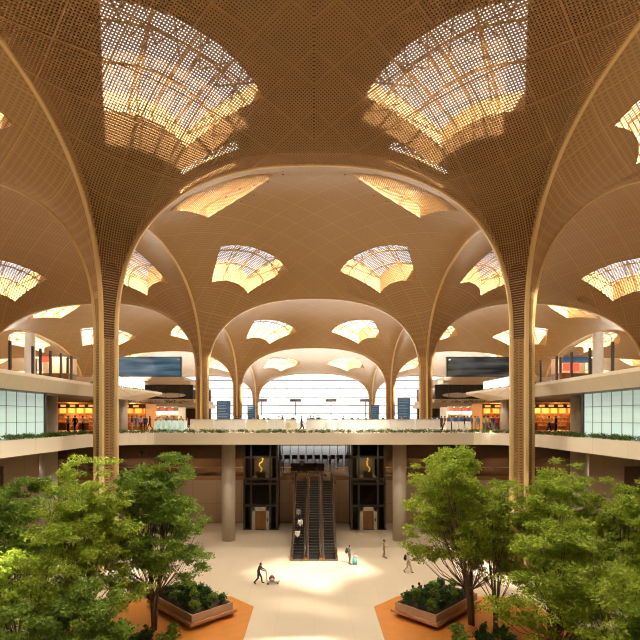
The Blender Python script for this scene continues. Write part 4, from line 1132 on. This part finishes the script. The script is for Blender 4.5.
def backpack(x, y, z, rz, label):
    t = thing('backpack', label, 'backpack', (x,y,z), rz)
    obj('body', MB().ell((0,0,.24),(.17,.11,.27),12,8), cloth((.02,.02,.025)), t, True); obj('pocket', MB().ell((0,-.10,.17),(.12,.05,.12),10,6), cloth((.035,.035,.04)), t, True)
    for s in (-1,1): obj('strap', MB().tube([(s*.10,.08,.44),(s*.12,.19,.46),(s*.13,.30,.30),(s*.12,.14,.08)],.018,6), cloth(BLK), t)
backpack(2.90, 42.86, 1.0, E+.2, 'dark backpack on the back of the person with the teal suitcase')
backpack(7.70, 40.76, 1.0, E-.5, 'black backpack on the back of the person walking towards the trees')
t = thing('suitcase', 'teal upright wheeled suitcase with a pink-topped bag strapped on it', 'suitcase', (3.62,42.75,0))
sb = bmesh.new(); bmesh.ops.create_cube(sb, size=1); bmesh.ops.scale(sb, vec=(.42,.26,.58), verts=sb.verts); bmesh.ops.bevel(sb, geom=sb.edges[:], offset=.05, segments=3, affect='EDGES'); bmesh.ops.translate(sb, vec=(0,0,.37), verts=sb.verts)
me = bpy.data.meshes.new('shell'); sb.to_mesh(me); sb.free(); obj('shell', me, cloth(TEA), t, True)
obj('pull_handle', MB().tube([(-.1,0,.66),(-.1,0,1.02),(.1,0,1.02),(.1,0,.66)],.013,6), M['charcoal'], t)
obj('strapped_bag', MB().ell((0,0,.78),(.17,.11,.13),10,7), cloth(PNK), t, True)
for wx in (-.16,.16):
    for wy in (-.09,.09): obj('wheel', MB().tube([(wx-.015,wy,.045),(wx+.015,wy,.045)],.045,10), M['rug'], t)
# escalator riders
for k, (d, x, top, lb) in enumerate(((46.65,-1.60,WHT,'person in a white shirt lowest on the escalator beside the lift'),(47.95,-1.36,WHT,'person in a white top in the middle of the three escalator riders'),(49.25,-1.58,GRY,'person in grey, highest of the three riders on the escalator'))):
    i = math.floor((d-46.0)/(9.2/29)); person('stand', x, 46.0+9.2/29*(i+.33), 5.8*(i+1)/29+.008, 0, top, BLK, lb, False)
person('stand', .2, 61.2, ZM, S_, BLK, NVY, 'person in black arriving at the top of the middle escalator')
person('stand', -3.95, 61.8, ZM, E, NVY, BLK, 'person in navy standing on the middle floor right beside the lift tower')
for px, lb in ((141,'first of two dark-dressed people talking on the dim middle floor behind the tree'),(149,'second of two dark-dressed people on the dim middle floor, nearer the escalators')):
    person('stand', PX(px,82.5), 82.5, ZM, S_ if px < 145 else W_, BLK, NVY, lb)
for px, d in ((302,64.0),(330,72),(338,74)):
    person('walk', PX(px,d), d, ZM, S_, GRY if px < 310 else BRN, BLK, 'person in %s walking on the middle floor %s the black counter' % (('grey','beside') if px < 310 else ('brown','just past') if px == 330 else ('brown','well behind')))
# the upper floor
person('stand', PX(145.5,57), 57, ZU, S_, NVY, BLK, 'person in navy standing before the orange-lit shop under the prow')
person('walk', PX(150,57.6), 57.6, ZU, W_, (.05,.05,.07), (.06,.06,.08), 'person in dark grey beside the person in navy before the orange-lit shop')
person('stand', PX(237,52), 52, ZU, S_, BLK, (.05,.06,.10), 'person in black standing in the gap of the white barrier below the departure board column')
person('walk', PX(240.5,53.5), 53.5, ZU, E, BLU, BLK, 'person in blue walking behind the person in black in the barrier gap')
person('walk', PX(301.5,51.6), 51.6, ZU, E, BLK, (.04,.04,.05), 'person in dark clothes in the narrow barrier gap between the round emblems')
for k, px in enumerate((253,258.5,264,268.5,279,282.5,293,308,311,313.5,318,321,335,343,352,358,366,374,383,402)):
    d = random.uniform(56,70)
    person('stand' if k%3 else 'walk', PX(px,d), d, ZU, random.uniform(0,6.28), [BLU,NVY,BLK,GRY][k%4], BLK, 'person standing behind the white barrier with only head and shoulders showing', True, 'people behind the white barrier', random.uniform(1.0,1.08))
cols = [(WHT,'white'),(NVY,'navy'),(RED,'red'),(GRY,'grey'),(BLU,'blue'),(BLK,'black'),(OLV,'olive'),(PNK,'pink'),(TEA,'teal'),(YEL,'yellow')]
legs = [(BLK,'black'),(NVY,'navy'),(KHK,'khaki'),(GRY,'grey')]
for k, (px, d) in enumerate(((437,57),(441.5,60),(445,56.5),(451.5,57.5),(458,58),(464.5,57),(471,56),(475,59),(478,57.5),(484,56),(488,58.5),(493,57),(497,56.5),(432,62),(454,63.5),(468,64))):
    c, cn = cols[k%10]; l, ln = legs[(k//3)%4] if k < 12 else legs[(k+1)%4]
    person('stand' if k%2 else 'walk', PX(px,d), d, ZU, random.choice((E,W_,S_,N_,.6)), c, l, 'person in %s top and %s trousers in the crowd among the white kiosks' % (cn, ln), k%3 == 0)
for k, (px, d) in enumerate(((132,56.8),(136.5,58),(141,59),(160,56),(167,58.5),(174,57),(181,59.5),(187,57))):
    c, cn = cols[(k*3+1)%10]; l, ln = legs[(k+2)%4]
    person('walk' if k%2 else 'stand', PX(px,d), d, ZU, random.choice((E,W_,S_,N_)), c, l, 'person in %s top and %s trousers %s' % (cn, ln, 'by the orange-lit shop' if k < 3 else 'behind the ticket gates'), k%2 == 0)
for k, (px, d) in enumerate(((68,53),(75,55),(83,54),(549,53),(556,55))):
    c, cn = cols[(k*2+3)%10]
    person('walk' if k%2 else 'stand', PX(px,d), d, ZU, random.choice((E,W_,S_)), c, BLK, 'person in %s top before the orange-lit shop by the thick %s column' % (cn, 'left' if k < 3 else 'right'))
